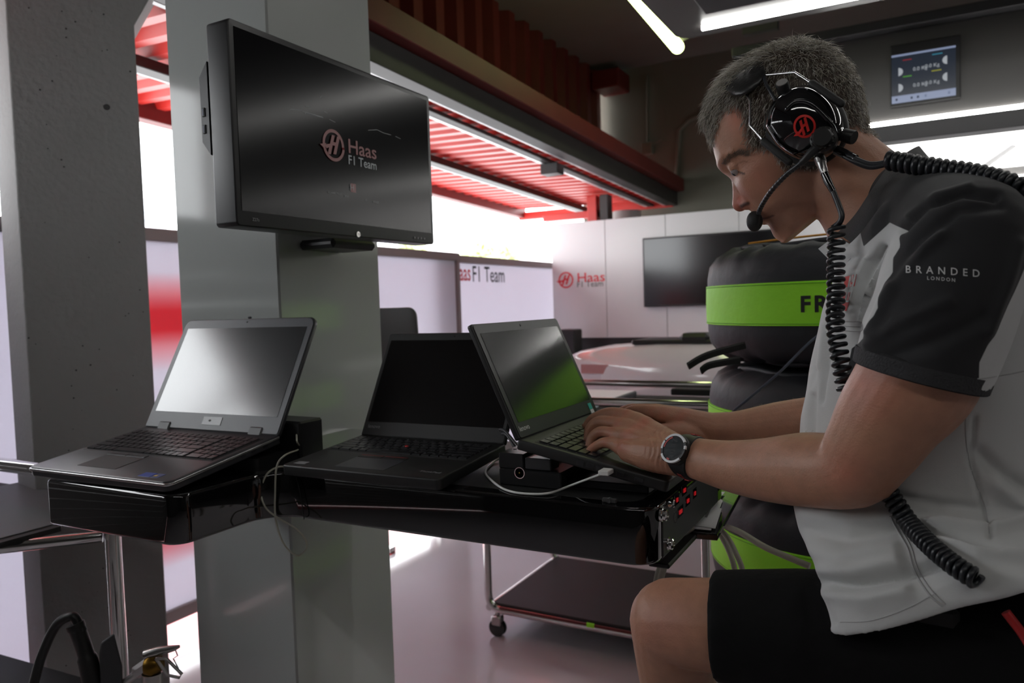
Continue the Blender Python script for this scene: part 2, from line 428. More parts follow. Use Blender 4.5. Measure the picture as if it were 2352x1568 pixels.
# ---- back corner wall of white panels
bw = lambda x, y: at(x, y, a=5.55)
ZB = 1.98
wall = thing('wall_panelled', '', 'wall', (-2.64, 5.55, 0)); del wall['label']; del wall['category']; struct(wall)
xs = [-2.637, bw(1391, 600).x, bw(1532, 700).x, bw(1700, 700).x, -0.55, 0.1, 0.75, 1.4]
for i in range(len(xs) - 1):
    b = MB(); b.cbox(xs[i] + 0.0015, xs[i + 1] - 0.0015, 5.55, 5.62, 1.06, ZB, 0.002); child(b.build('panel', M_WHITEPANEL), wall)
b = MB(); b.box(-2.637, 1.4, 5.56, 5.62, 0, 1.06); child(b.build('dark_plinth', M_BLACKM), wall)
lo = bw(1300, 643)
child(logo_on(lo, (1, 0, 0), (0, 0, 1), 0.0655, M_TEXTRED, None), wall)
q = bw(1325, 648); child(text_on('Haas', (q.x, 5.549, q.z), (1, 0, 0), (0, 0, 1), 0.105, M_TEXTRED, None, sx=1.18, bold=0.001), wall)
q = bw(1325, 659.5); child(text_on('F1 Team', (q.x, 5.549, q.z), (1, 0, 0), (0, 0, 1), 0.066, M_TEXTBLK, None, sx=0.98), wall)
# ---- television on that wall
q0 = bw(1480, 548); q1 = bw(1482, 705)
tv = thing('wall_television', 'large black wall television beside the tyre stack', 'television', (q0.x, 5.54, q1.z))
b = MB(); b.cbox(q0.x, q0.x + 1.02, 5.5, 5.548, q1.z, q0.z, 0.004); child(b.build('housing', M_BLACK), tv)
b = MB(); b.box(q0.x + 0.012, q0.x + 1.008, 5.4985, 5.502, q1.z + 0.014, q0.z - 0.012); child(b.build('screen', M_SCREEN), tv)
# ---- translucent screens between garage and pit lane
def banner_mat():
    m = mat('banner_fabric', (0.76, 0.74, 0.8), 0.6, trans=0.36)
    return m
M_BAN = banner_mat()
def banner_red():  # soft red bands painted in for the red glow through the fabric
    m = bpy.data.materials.new('banner_fabric_red_glow'); m.use_nodes = True; nt = m.node_tree; L = nt.links
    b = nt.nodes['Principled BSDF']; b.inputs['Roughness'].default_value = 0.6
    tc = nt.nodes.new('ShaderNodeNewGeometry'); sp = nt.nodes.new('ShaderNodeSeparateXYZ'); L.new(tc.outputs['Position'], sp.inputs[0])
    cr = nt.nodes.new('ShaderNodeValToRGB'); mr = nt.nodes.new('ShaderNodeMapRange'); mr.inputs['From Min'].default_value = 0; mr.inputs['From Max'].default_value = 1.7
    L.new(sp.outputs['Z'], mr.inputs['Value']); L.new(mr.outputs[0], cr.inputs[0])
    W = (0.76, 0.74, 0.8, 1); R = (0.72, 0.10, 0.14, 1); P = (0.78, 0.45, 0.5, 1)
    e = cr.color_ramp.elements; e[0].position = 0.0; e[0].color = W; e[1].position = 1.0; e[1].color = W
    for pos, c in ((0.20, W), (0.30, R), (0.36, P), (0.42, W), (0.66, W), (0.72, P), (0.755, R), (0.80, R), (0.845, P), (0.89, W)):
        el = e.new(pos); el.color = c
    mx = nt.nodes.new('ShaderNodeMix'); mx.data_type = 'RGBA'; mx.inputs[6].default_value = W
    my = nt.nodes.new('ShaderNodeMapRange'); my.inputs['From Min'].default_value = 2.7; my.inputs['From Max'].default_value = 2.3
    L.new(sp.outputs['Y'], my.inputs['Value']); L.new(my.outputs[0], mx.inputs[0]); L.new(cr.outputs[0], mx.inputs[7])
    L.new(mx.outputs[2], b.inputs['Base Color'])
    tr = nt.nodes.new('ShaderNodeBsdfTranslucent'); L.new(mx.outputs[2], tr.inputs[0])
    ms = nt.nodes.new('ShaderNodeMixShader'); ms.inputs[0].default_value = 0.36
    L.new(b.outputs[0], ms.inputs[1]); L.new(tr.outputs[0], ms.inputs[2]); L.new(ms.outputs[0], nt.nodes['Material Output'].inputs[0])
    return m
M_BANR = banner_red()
M_FRAME = mat('screen_frame_alu', (0.27, 0.23, 0.24), 0.4)
ZP = 1.682
def screen(y0, y1, xp, m, label, posts=(0, 1)):
    t = thing('pit_screen', label, 'screen', (xp, y0, 0), 'fabric screens along the pit opening')
    b = MB(); b.box(xp - 0.002, xp + 0.002, y0 + 0.03, y1 - 0.03, 0.16, ZP - 0.045); child(b.build('fabric_panel', m), t)
    b = MB(); b.cbox(xp - 0.02, xp + 0.02, y0, y1, ZP - 0.05, ZP, 0.003); child(b.build('top_rail', M_FRAME), t)
    b = MB(); b.cbox(xp - 0.02, xp + 0.02, y0, y1, 0.12, 0.17, 0.003); child(b.build('bottom_rail', M_FRAME), t)
    for y in [(y0, y1 - 0.035)[k] for k in posts]:
        b = MB(); b.cbox(xp - 0.019, xp + 0.019, y, y + 0.035, 0.17, ZP - 0.05, 0.003); child(b.build('post', M_FRAME), t)
    for y in (y0 + 0.3, y1 - 0.3):
        b = MB(); b.cbox(xp - 0.28, xp + 0.06, y - 0.025, y + 0.025, 0.0, 0.03, 0.004); b.cbox(xp - 0.018, xp + 0.018, y - 0.02, y + 0.02, 0.03, 0.125, 0.003)
        child(b.build('foot', M_STEEL), t)
    return t
yB = at(1050, 585, n=-2.62).y
scA = screen(0.98, 1.47, -2.66, M_BAN, 'white fabric pit screen showing left of the concrete column')
sc0 = screen(1.5, yB - 1.2, -2.64, M_BANR, 'white fabric pit screen with painted-in red glow between column and pillar')
sc1 = screen(yB - 1.15, yB, -2.62, M_BAN, 'blank white fabric pit screen just right of the pillar')
sc2 = screen(yB - 0.25, 5.95, -2.72, M_BAN, 'white fabric pit screen lettered F1 Team beside the corner', (0,))
q = at(1053, 643, n=-2.70)
child(text_on('Haas', (-2.716, q.y - 0.05, q.z), (0, 1, 0), (0, 0, 1), 0.16, M_TEXTRED, None, bold=0.002, sx=0.74), sc2)
q = at(1089, 646, n=-2.70)
child(text_on('F1 Team', (-2.716, q.y, q.z), (0, 1, 0), (0, 0, 1), 0.155, M_TEXTBLK, None, bold=0.001, sx=0.85), sc2)
# ---- tilted-up red garage door overhead
door = thing('overhead_door', 'red corrugated up-and-over garage door raised flat overhead', 'door', (-2.6, 6.5, 2.2))
def corr(b, y0, y1, per, amp, fn):
    """corrugated sheet: profile along y, fn(y, h) -> list of points across"""
    ys = []; n = int((y1 - y0) / per)
    for i in range(n):
        o = y0 + i * per
        ys += [(o, 0), (o + per * 0.35, 0), (o + per * 0.5, amp), (o + per * 0.85, amp)]
    rows = [fn(y, h) for y, h in ys]; k = len(rows[0])
    b.add([p for r in rows for p in r], [(i * k + j, i * k + j + 1, (i + 1) * k + j + 1, (i + 1) * k + j) for i in range(len(rows) - 1) for j in range(k - 1)])
ZD = 2.285; YD0 = 0.95
def dz(b):                      # the open door hangs a little lower towards the far end
    b.v = [(x, y, z - 0.034 * (y - 3.5)) for x, y, z in b.v]; return b
def dpart(x0, x1, z0, z1, m, nm, y0=YD0, y1=6.48):
    b = MB(); b.cbox(x0, x1, y0, y1, z0, z1, 0.003); child(dz(b).build(nm, m), door)
b = MB(); corr(b, YD0, 6.5, 0.13, 0.035, lambda y, h: [(-1.92, y, ZD + h), (-3.36, y, ZD + 0.05 + h)])
child(dz(b).build('corrugated_sheet', M_RED), door)
dpart(-1.95, -1.86, 2.255, 2.372, M_DARKBEAM, 'inner_rail')
dpart(-1.99, -1.80, 2.376, 2.48, M_REDD, 'inner_channel')
dpart(-1.975, -1.955, 2.262, 2.28, M_WHITEPANEL, 'edge_strip')
dpart(-2.11, -2.06, 2.262, 2.283, M_DARKBEAM, 'stiffener')
dpart(-2.145, -2.115, 2.264, 2.276, M_WHITEPANEL, 'edge_strip')
dpart(-2.74, -2.66, 2.255, 2.30, M_DARKBEAM, 'stiffener')
dpart(-2.785, -2.745, 2.268, 2.282, M_WHITEPANEL, 'edge_strip')
dpart(-3.42, -3.34, 2.27, 2.39, M_REDD, 'outer_rail')
dpart(-3.40, -1.9, 2.25, 2.32, M_RED, 'end_rail', 6.44, 6.5)
q = at(1272, 388, z=2.2)
dpart(-2.14, -2.02, 2.195, 2.262, M_BLACK, 'latch', q.y - 0.05, q.y + 0.05)
# fascia above the opening
fas = thing('door_fascia', 'dark red corrugated fascia above the raised door', 'fascia', (-2.6, 6.5, 2.35))
b = MB(); corr(b, 0.95, 6.5, 0.23, 0.07, lambda y, h: [(-2.6 + h, y, 2.52), (-2.6 + h, y, ZC)])
child(b.build('corrugated_sheet', M_REDD), fas)
b = MB(); b.cbox(-2.68, -2.45, 0.95, 6.5, 2.44, 2.54, 0.006); child(b.build('bottom_rail', M_DARKBEAM), fas)
# unseen closed bay: shutter wall limiting daylight, window added for laptop glare
M_SHUT = mat('shutter_grey', (0.33, 0.32, 0.32), 0.5, nscale=2, namp=0.15)
wpit = thing('wall_pit', '', 'wall', (-2.75, 0.9, 0)); del wpit['label']; del wpit['category']; struct(wpit)
for k in range(14):
    b = MB(); b.cbox(-2.76, -2.71, -4.1, 0.92, 0.02 + k * 0.124, 0.14 + k * 0.124, 0.006); child(b.build('slat', M_SHUT), wpit)
b = MB(); b.cbox(-2.78, -2.70, -4.1, 0.92, 2.30, 2.42, 0.005); child(b.build('lintel', M_REDD), wpit)
b = MB(); b.cbox(-2.77, -2.71, -4.1, -1.45, 1.76, 2.30, 0.005); child(b.build('infill_panel', M_SHUT), wpit)
b = MB(); b.cbox(-2.77, -2.71, -4.1, 0.92, 2.42, 3.25, 0.005); child(b.build('upper_panel', M_SHUT), wpit)
b = MB(); b.cbox(-2.78, -2.70, -4.1, 0.92, 3.25, ZC, 0.005); child(b.build('head_beam', M_REDD), wpit)
win = thing('glare_window', '', 'window', (-2.74, 0, 2.42)); del win['label']; del win['category']; struct(win)
M_PANE = bpy.data.materials.new('window_pane'); M_PANE.use_nodes = True
nt = M_PANE.node_tree; tr = nt.nodes.new('ShaderNodeBsdfTransparent'); ms = nt.nodes.new('ShaderNodeMixShader'); ms.inputs[0].default_value = 0.12
nt.links.new(tr.outputs[0], ms.inputs[1]); nt.links.new(nt.nodes['Principled BSDF'].outputs[0], ms.inputs[2]); nt.links.new(ms.outputs[0], nt.nodes['Material Output'].inputs[0]); nt.nodes['Principled BSDF'].inputs['Roughness'].default_value = 0.05
for k in range(3):
    y0 = -1.45 + k * 0.79
    b = MB(); b.cbox(-2.77, -2.71, y0 + 0.74, y0 + 0.79, 1.76, 2.30, 0.004); child(b.build('mullion', M_REDD), win)
    b = MB(); b.box(-2.745, -2.74, y0, y0 + 0.74, 1.76, 2.30); child(b.build('pane', M_PANE), win)
# red post with bracket at the far corner
q0 = at(1250, 500, a=5.75); q1 = at(1375, 487, a=5.75)
br = thing('door_bracket', 'bright red steel bracket standing on top of the corner wall', 'bracket', (q0.x, 5.75, q0.z))
b = MB(); b.cbox(q0.x, q1.x, 5.72, 5.8, q0.z - 0.035, q0.z + 0.02, 0.004); child(b.build('arm', M_RED), br)
b = MB(); b.cbox(q1.x - 0.08, q1.x, 5.70, 5.8, 1.9, 2.2, 0.004); child(b.build('post', M_RED), br)
q2 = at(1392, 500, a=5.75)
b = MB(); b.cbox(q1.x + 0.03, q1.x + 0.1, 5.70, 5.8, 1.9, 2.2, 0.004); child(b.build('post', M_DARKBEAM), br)
# pipe duct on end wall
q = at(1440, 505, a=6.2)
b = MB(); b.cyl((q.x, 6.2, 0.0), (q.x, 6.2, 2.11), 0.12, 24); tag(b.build('vent_pipe', M_CONC, None, 40), 'stubby pale pipe behind the corner wall under the door', 'pipe')

# ---- outside: sign and trees past the pit lane
sg = thing('circuit_sign', 'pale blue-white circuit sign beyond the pit lane', 'sign', (-16, 9.5, 0))
p0 = at(318, 455, n=-14); p1 = at(384, 522, n=-14)
b = MB(); b.prism(round_poly([(p0.y - 0.8, p1.z - 0.6, 0.02), (p1.y, p1.z - 0.6, 0.02), (p1.y, p0.z, 0.35), (p0.y - 0.8, p0.z, 0.02)]), 0, 0.1)
b.v = [(-14.1 + z, x, y) for x, y, z in b.v]; child(b.build('board', mat('sign_white', (0.8, 0.85, 0.93), 0.5)), sg)
M_SIGN = mat('sign_blue_grey', (0.2, 0.25, 0.33), 0.5)
h = p0.z - p1.z
child(text_on('Circuit de', (-13.98, p1.y - 0.05, p1.z + h * 0.42), (0, 1, 0), (0, 0, 1), h * 0.28, M_SIGN, None, align='RIGHT'), sg)
child(text_on('Barcelona', (-13.98, p1.y - 0.05, p1.z + h * 0.14), (0, 1, 0), (0, 0, 1), h * 0.28, M_SIGN, None, align='RIGHT'), sg)
b = MB(); b.cbox(-14.1, -14.0, p1.y - 0.6, p1.y - 0.5, -0.03, p1.z - 0.6, 0.01); child(b.build('post', M_STEEL), sg)
M_LEAF = mat('haze_paled_leaves', (0.62, 0.68, 0.36), 0.6, nscale=3, namp=0.3); M_BARK = mat('bark', (0.12, 0.09, 0.06), 0.8)  # leaf colour paled to carry the haze and overexposure outside
def tree(x, y, h, r, label, seed):
    t = thing('tree', label, 'tree', (x, y, -0.03), 'trees beyond the pit lane')
    rr = random.Random(seed)
    b = MB(); b.sweep([(x, y, -0.03), (x + 0.05, y, h * 0.5), (x, y, h * 0.9)], [0.16, 0.12, 0.04], 8); child(b.build('trunk', M_BARK, None, 60), t)
    b = MB()
    for _ in range(420):
        while True:
            u = Vector((rr.uniform(-1, 1), rr.uniform(-1, 1), rr.uniform(-1, 1)))
            if u.length < 1: break
        c = Vector((x, y, h - r * 0.7)) + Vector((u.x * r, u.y * r, u.z * r * 0.8)); s = 0.16
        e1 = Vector((rr.uniform(-1, 1), rr.uniform(-1, 1), rr.uniform(-1, 1))).normalized() * s; e2 = Vector((rr.uniform(-1, 1), rr.uniform(-1, 1), rr.uniform(-1, 1))).normalized() * s
        b.add([c - e1, c - e2 * 0.5, c + e1, c + e2 * 0.5], [(0, 1, 2, 3)])
    o = child(b.build('foliage', M_LEAF), t); o['kind'] = 'stuff'
for (x, y, dd, r, lb) in ((1098, 574, 26, 0.62, 'small pale tree above the lettered pit screen, left one'), (1162, 580, 32, 0.55, 'small pale tree above the lettered pit screen, right one'), (950, 563, 24, 0.4, 'low pale tree top above the pit screen under the monitor')):
    q = at(x, y, d=dd); tree(q.x, q.y, q.z + 0.2, r, lb, int(x))

# ---- ceiling gantry with LED strips
def led_bar(parent, p0, p1, w=0.02, h=0.02):
    b = MB(); p0 = Vector(p0); p1 = Vector(p1); t = (p1 - p0).normalized(); s = Vector((0, 0, 1)).cross(t).normalized() * w
    u = Vector((0, 0, h))
    b.add([p0 - s - u, p0 + s - u, p0 + s + u, p0 - s + u, p1 - s - u, p1 + s - u, p1 + s + u, p1 - s + u], [(0, 1, 2, 3), (4, 7, 6, 5), (0, 4, 5, 1), (1, 5, 6, 2), (2, 6, 7, 3), (3, 7, 4, 0)])
    return child(b.build('led_strip', M_LED), parent)
def gantry(y, x0, x1, z, label, group='gantry beams with LED strips'):
    g = thing('light_gantry', label, 'light', (x0, y, z), group)
    b = MB(); b.prism(round_poly([(x0 - 0.13, y - 0.75, 0.03), (x1, y - 0.75, 0.02), (x1, y + 0.06, 0.02), (x0 - 0.13, y + 0.06, 0.07)]), z + 0.02, z + 0.16)
    child(b.build('housing', M_PANELGREY, None, 40), g)
    b = MB(); b.cbox(x0 + 0.05, x1, y - 0.5, y - 0.22, z - 0.0, z + 0.03, 0.01); child(b.build('duct', M_DGREY), g)
    led_bar(g, (x0, y - 0.06, z + 0.012), (x1, y - 0.06, z + 0.012), 0.008, 0.010)
    for xx in (x0 + 0.4, x1 - 0.4):
        b = MB(); b.cyl((xx, y - 0.3, z + 0.15), (xx, y - 0.3, ZC), 0.015, 10); child(b.build('drop_rod', M_STEEL, None, 40), g)
    return g
gantry(3.25, -0.797, 3.4, 2.45, 'grey overhead light gantry with LED strip at the top edge')
gantry(1.55, -0.797, 3.4, 2.45, 'unseen grey light gantry added directly above the seated person')  # this and the next are out of view, added to top-light the man
gantry(-0.3, -0.797, 3.4, 2.45, 'unseen grey light gantry added behind the viewpoint')
# fluorescent tube lamp
M_TUBE = mat('fluorescent_tube', (0.8, 0.9, 0.5), 0.5, emit=(0.82, 1.0, 0.42), es=6.0)
fl = thing('fluorescent_lamp', 'yellow-green glowing fluorescent batten under the dark ceiling', 'lamp', (-1.3, 3.9, 2.9))
e0 = at(1468, 0, z=2.95); e1 = at(1556, 108, z=2.95); dd = (e1 - e0).normalized(); e0 = e1 - dd * 1.5
b = MB(); b.sweep([e0, e1], 0.042, 16, round_cap=4); child(b.build('tube', M_TUBE, None, 60), fl)
b = MB(); sd = Vector((0, 0, 1)).cross(dd); 
b.sweep([e0 + Vector((0, 0, 0.05)), e1 + dd * 0.02 + Vector((0, 0, 0.05))], 0.075, 4, up=(0, 0, 1), ell=(0.3, 1)); child(b.build('tray', M_CEIL), fl)
b = MB(); b.cyl(e1 - dd * 0.3 + Vector((0, 0, 0.06)), Vector((e1.x, e1.y, ZC)) - dd * 0.3, 0.012, 8); child(b.build('drop_rod', M_STEEL), fl)
# header panel with display, and lit ceiling behind it
hp = lambda x, y: at(x, y, a=4.27)
hz0 = hp(2100, 272).z; hz1 = hp(2352, 20).z
hd = thing('header_panel', 'dark grey gantry header panel with a small display', 'panel', (hp(1700, 260).x, 4.27, hz0))
x0 = hp(1690, 300).x
b = MB(); b.cbox(x0, 3.2, 4.27, 4.31, hz0, hz1, 0.004); child(b.build('board', M_PANELGREY), hd)
b = MB(); b.cbox(x0, 3.2, 4.2, 4.36, hz1, hz1 + 0.05, 0.004); child(b.build('top_rail', M_DGREY), hd)
led_bar(hd, (hp(2000, 282).x - 0.2, 4.262, hz0 - 0.012), (3.2, 4.262, hz0 - 0.012), 0.008, 0.012)
b = MB(); b.cbox(x0 + 0.2, 3.2, 4.2, 4.32, hz0 - 0.11, hz0 - 0.03, 0.003); child(b.build('bottom_rail', M_DGREY), hd)
q0 = hp(2048, 130); q1 = hp(2195, 212)
ds = thing('timing_display', 'small lit data display on the grey header panel', 'display', (q0.x, 4.26, q1.z))
b = MB(); b.cbox(q0.x - 0.005, q1.x + 0.02, 4.245, 4.269, q1.z - 0.035, q0.z + 0.045, 0.003); child(b.build('housing', M_BLACK), ds)
M_DSP = mat('display_dark_blue', (0.004, 0.005, 0.008), 0.25, emit=(0.05, 0.07, 0.11), es=0.25)
M_DSPB = mat('display_pale_blue', (0.02, 0.02, 0.03), 0.25, emit=(0.35, 0.42, 0.62), es=0.55)
M_DSPW = mat('display_white', (0.02, 0.02, 0.03), 0.25, emit=(0.7, 0.75, 0.8), es=0.45)
W = q1.x - q0.x; Hh = 0.235
zb = q1.z - 0.02
scr = MB(); scr.box(q0.x, q0.x + W, 4.243, 4.246, zb, zb + Hh); child(scr.build('screen', M_DSP), ds)
def drect(u0, u1, v0, v1, m, nm='screen_graphic'):
    b = MB(); b.box(q0.x + W * u0, q0.x + W * u1, 4.2415, 4.2425, zb + Hh * v0, zb + Hh * v1); child(b.build(nm, m), ds)
drect(0, 1, 0.0, 0.15, M_DSPB); drect(0, 1, 0.96, 1.0, M_DSPB)
for u, v in ((0.11, 0.64), (0.11, 0.31), (0.87, 0.74), (0.87, 0.40)):
    b = MB(); s = 1 if u < 0.5 else -1
    cx_, cz_ = q0.x + W * u, zb + Hh * v
    b.add([(cx_, 4.2415, cz_ - 0.02)] + [(cx_ + s * 0.02 * math.cos(t), 4.2415, cz_ + 0.02 * math.sin(t)) for t in [(-0.5 + k / 8) * math.pi for k in range(9)]], [tuple(range(10))])
    child(b.build('wheel_symbol', M_DSPW), ds)
for u, v, tx in ((0.34, 0.62, '0.0 Kg'), (0.50, 0.64, '-0.0 Kg'), (0.34, 0.29, '0.0 Kg'), (0.50, 0.30, '-0.0 Kg')):
    child(text_on(tx, (q0.x + W * u, 4.242, zb + Hh * v), (1, 0, 0), (0, 0, 1), 0.024, M_DSPW, None, 'digits'), ds)
for u0, u1, v, c in ((0.18, 0.32, 0.52, (0.1, 0.5, 0.02)), (0.63, 0.78, 0.55, (0.5, 0.5, 0.02)), (0.64, 0.8, 0.88, (0.05, 0.35, 0.5)), (0.18, 0.32, 0.86, (0.4, 0.02, 0.03))):
    drect(u0, u1, v, v + 0.018, mat('display_line_%d' % int(u0 * 100 + v * 1000), (0.01, 0.01, 0.01), 0.3, emit=c, es=0.5))
for u in (0.06, 0.30, 0.40, 0.52, 0.88): drect(u, u + 0.035, 0.05, 0.1, M_TEXTBLK, 'screen_icon')
# lit ceiling panels
M_LIT = mat('lit_ceiling_panel', (0.9, 0.9, 0.9), 0.5, emit=(1, 0.985, 0.96), es=3.0)
lc = thing('lit_ceiling', 'bright white illuminated ceiling panels behind the person\'s neck', 'light', (0, 4.5, 2.2))
zl = hz0 - 0.03
ys = [4.47, 5.35, 6.15]
xs = [at(2080, 300, z=zl).x - 0.25, 0.62, 1.5, 2.4, 3.3]
for j in range(2):
    for i in range(4):
        b = MB(); b.cbox(xs[i] + 0.006, xs[i + 1] - 0.006, ys[j] + 0.006, ys[j + 1] - 0.006, zl, zl + 0.02, 0.002); child(b.build('light_panel', M_LIT), lc)
b = MB(); b.box(xs[0], 3.3, ys[0], ys[-1], zl + 0.021, zl + 0.05); child(b.build('frame', M_DGREY), lc)
g = MB(); g.cbox(xs[0], 3.3, 6.15, 6.3, zl - 0.06, zl + 0.05, 0.004); child(g.build('end_frame', M_PANELGREY), lc)
led_bar(lc, (xs[0], 6.14, zl - 0.075), (3.3, 6.14, zl - 0.075), 0.01, 0.012)
q0 = at(2352, 318, d=4.6); q1 = at(2200, 425, d=3.4)
b = MB(); b.sweep([q0 + (q0 - q1) * 0.6, q0, q1], 0.014, 10); o = tag(b.build('hanging_cable', M_CORD, None, 60), 'thick black cable rising past the lit ceiling at the right edge', 'cable')
# hanging sheer sleeve behind the head
q = at(1745, 60, d=4.0); q2 = at(1760, 200, d=4.0)
b = MB(); b.box(q.x - 0.09, q.x + 0.09, q.y, q.y + 0.05, 2.75, ZC); tag(b.build('duct_drop', M_PANELGREY), 'pale vertical duct behind the top of the head', 'duct')
# ================================================================== monitor
mon = thing('monitor', 'large black widescreen monitor mounted on the white pillar', 'monitor', (-1.06, 1.25, 1.495))
mz0, mz1, my0, my1 = 1.495, 1.856, 0.945, 1.557
def yz(poly, x0, x1, **k):
    b = MB(); b.prism(poly, x0, x1, **k); b.v = [(z, x, y) for x, y, z in b.v]; return b
b = yz(round_poly([(my0, mz0, 0.008), (my1, mz0, 0.008), (my1, mz1, 0.008), (my0, mz1, 0.008)]), -1.115, -1.06, cham=0.003)
child(b.build('housing', M_BLACK, None, 40), mon)
b = yz(round_poly([(my0 + 0.03, mz0 + 0.03, 0.03), (my1 - 0.03, mz0 + 0.03, 0.03), (my1 - 0.03, mz1 - 0.03, 0.03), (my0 + 0.03, mz1 - 0.03, 0.03)]), -1.135, -1.11, cham=0.006)
child(b.build('rear_cover', M_BLACK, None, 40), mon)
# side hub with usb sockets
b = MB(); b.prism(round_poly([(-1.118, 1.625, 0.0), (-1.118, 1.79, 0.0), (-1.138, 1.765, 0.004), (-1.138, 1.65, 0.004)]), my0 + 0.0, my0 + 0.2); b.v = [(x, z, y) for x, y, z in b.v]
hub = child(b.build('side_hub', M_BLACK), mon)
for z in (1.672, 1.702):
    b = MB(); b.cbox(-1.134, -1.127, my0 - 0.002, my0 + 0.004, z - 0.008, z + 0.008, 0.0008); u = b.build('usb_socket', M_TEXTBLK, hub)
    b = MB(); b.box(-1.132, -1.130, my0 - 0.0025, my0 + 0.001, z - 0.006, z + 0.006); b.build('socket_tongue', mat('usb_blue', (0.05, 0.07, 0.16), 0.4), hub)
sx = -1.0592
b = MB(); b.box(-1.062, sx, my0 + 0.012, my1 - 0.012, mz0 + 0.027, mz1 - 0.012); child(b.build('screen', mat('monitor_screen', (0.005, 0.005, 0.006), 0.15, spec=0.16)), mon)
M_RD = mat('screen_dim_red', (0.002, 0.002, 0.002), 0.3, emit=(0.17, 0.012, 0.012), es=0.24)
M_GD = mat('screen_dim_grey', (0.002, 0.002, 0.002), 0.3, emit=(0.13, 0.14, 0.14), es=0.5)
M_GD2 = mat('screen_faint_grey', (0.002, 0.002, 0.002), 0.3, emit=(0.06, 0.065, 0.065), es=0.5)
mp = lambda x, y: at(x, y, n=sx)
q = mp(765, 334); child(logo_on((sx, q.y, q.z), (0, 1, 0), (0, 0, 1), 0.0325, M_RD, None), mon)
q = mp(798, 350); child(text_on('Haas', (sx, q.y, q.z), (0, 1, 0), (0, 0, 1), 0.042, M_RD, None, bold=0.0004, sx=1.17), mon)
q = mp(799, 376); child(text_on('F1 Team', (sx, q.y, q.z), (0, 1, 0), (0, 0, 1), 0.027, M_GD, None, bold=0.0003), mon)
q = mp(803, 440); b = MB(); b.box(sx, sx + 0.0006, q.y + 0.004, q.y + 0.02, q.z, q.z + 0.018); child(b.build('sponsor_mark', M_RD), mon)
child(text_on('H', (sx + 0.001, q.y, q.z + 0.003), (0, 1, 0), (0, 0, 1), 0.018, M_GD, None, 'sponsor_letter'), mon)
for x, y, t in ((752, 443, 'RICHARD MILLE'), (790, 452, 'BMW'), (838, 461, 'CF'), (856, 465, 'ROUGE')):
    q = mp(x, y); child(text_on(t, (sx, q.y, q.z), (0, 1, 0), (0, 0, 1), 0.0058, M_GD2, None, 'sponsor_line'), mon)
# faint car outline on the start picture
def stroke(pts, m, nm='car_outline', r=0.0012):
    b = MB(); P = [mp(x, y) for x, y in pts]
    for p0, p1 in zip(P[:-1], P[1:]):
        d = (p1 - p0).normalized(); s = Vector((0, -d.z, d.y)) * r * 0.5
        b.add([p0 - s + Vector((0.0004, 0, 0)), p0 + s + Vector((0.0004, 0, 0)), p1 + s + Vector((0.0004, 0, 0)), p1 - s + Vector((0.0004, 0, 0))], [(0, 1, 2, 3)])
    child(b.build(nm, m), mon)
stroke([(664, 254), (668, 251), (690, 253), (700, 258), (735, 269)], M_GD2); stroke([(700, 262), (702, 258), (722, 264), (742, 270)], M_GD2, r=0.002)
stroke([(744, 256), (752, 260)], M_GD2); stroke([(756, 274), (770, 281)], M_GD2); stroke([(700, 244), (712, 246)], M_GD2); stroke([(734, 225), (740, 219)], M_GD2)
stroke([(845, 299), (866, 298), (880, 305), (898, 310)], M_GD2); stroke([(908, 313), (920, 319)], M_GD2)
q = mp(823, 538)
b = MB(); b.lathe([(0.0001, 0.0014), (0.006, 0.0014), (0.0062, 0)], 24, 0, (sx - 0.0005, q.y, q.z), (1, 0, 0)); badge = child(b.build('maker_badge', M_STEEL, None, 30), mon)
child(text_on('hp', (sx + 0.001, q.y - 0.0042, q.z - 0.002), (0, 1, 0.0), (0, 0, 1), 0.0085, M_TEXTBLK, None, 'badge_letters'), mon)
q = mp(579, 507); child(text_on('Z27s', (sx + 0.0002, q.y, q.z), (0, 1, 0), (0, 0, 1), 0.008, M_TEXTGREY, None, 'model_letters'), mon)
for i in range(4):
    y = 1.47 + i * 0.013; b = MB(); b.cbox(sx - 0.0005, sx + 0.0008, y, y + 0.009, mz0 + 0.009, mz0 + 0.014, 0.0004); child(b.build('menu_button', M_DGREY), mon)
arm = MB(); arm.cbox(-1.236, -1.135, 1.21, 1.29, 1.60, 1.68, 0.004); arm.cbox(-1.16, -1.134, 1.19, 1.31, 1.58, 1.70, 0.003)
child(arm.build('wall_bracket', M_BLACK), mon)
b = MB(); b.cbox(-1.236, -1.13, 1.27, 1.42, 1.478, 1.50, 0.008); child(b.build('bracket_foot', M_DGREY), mon)

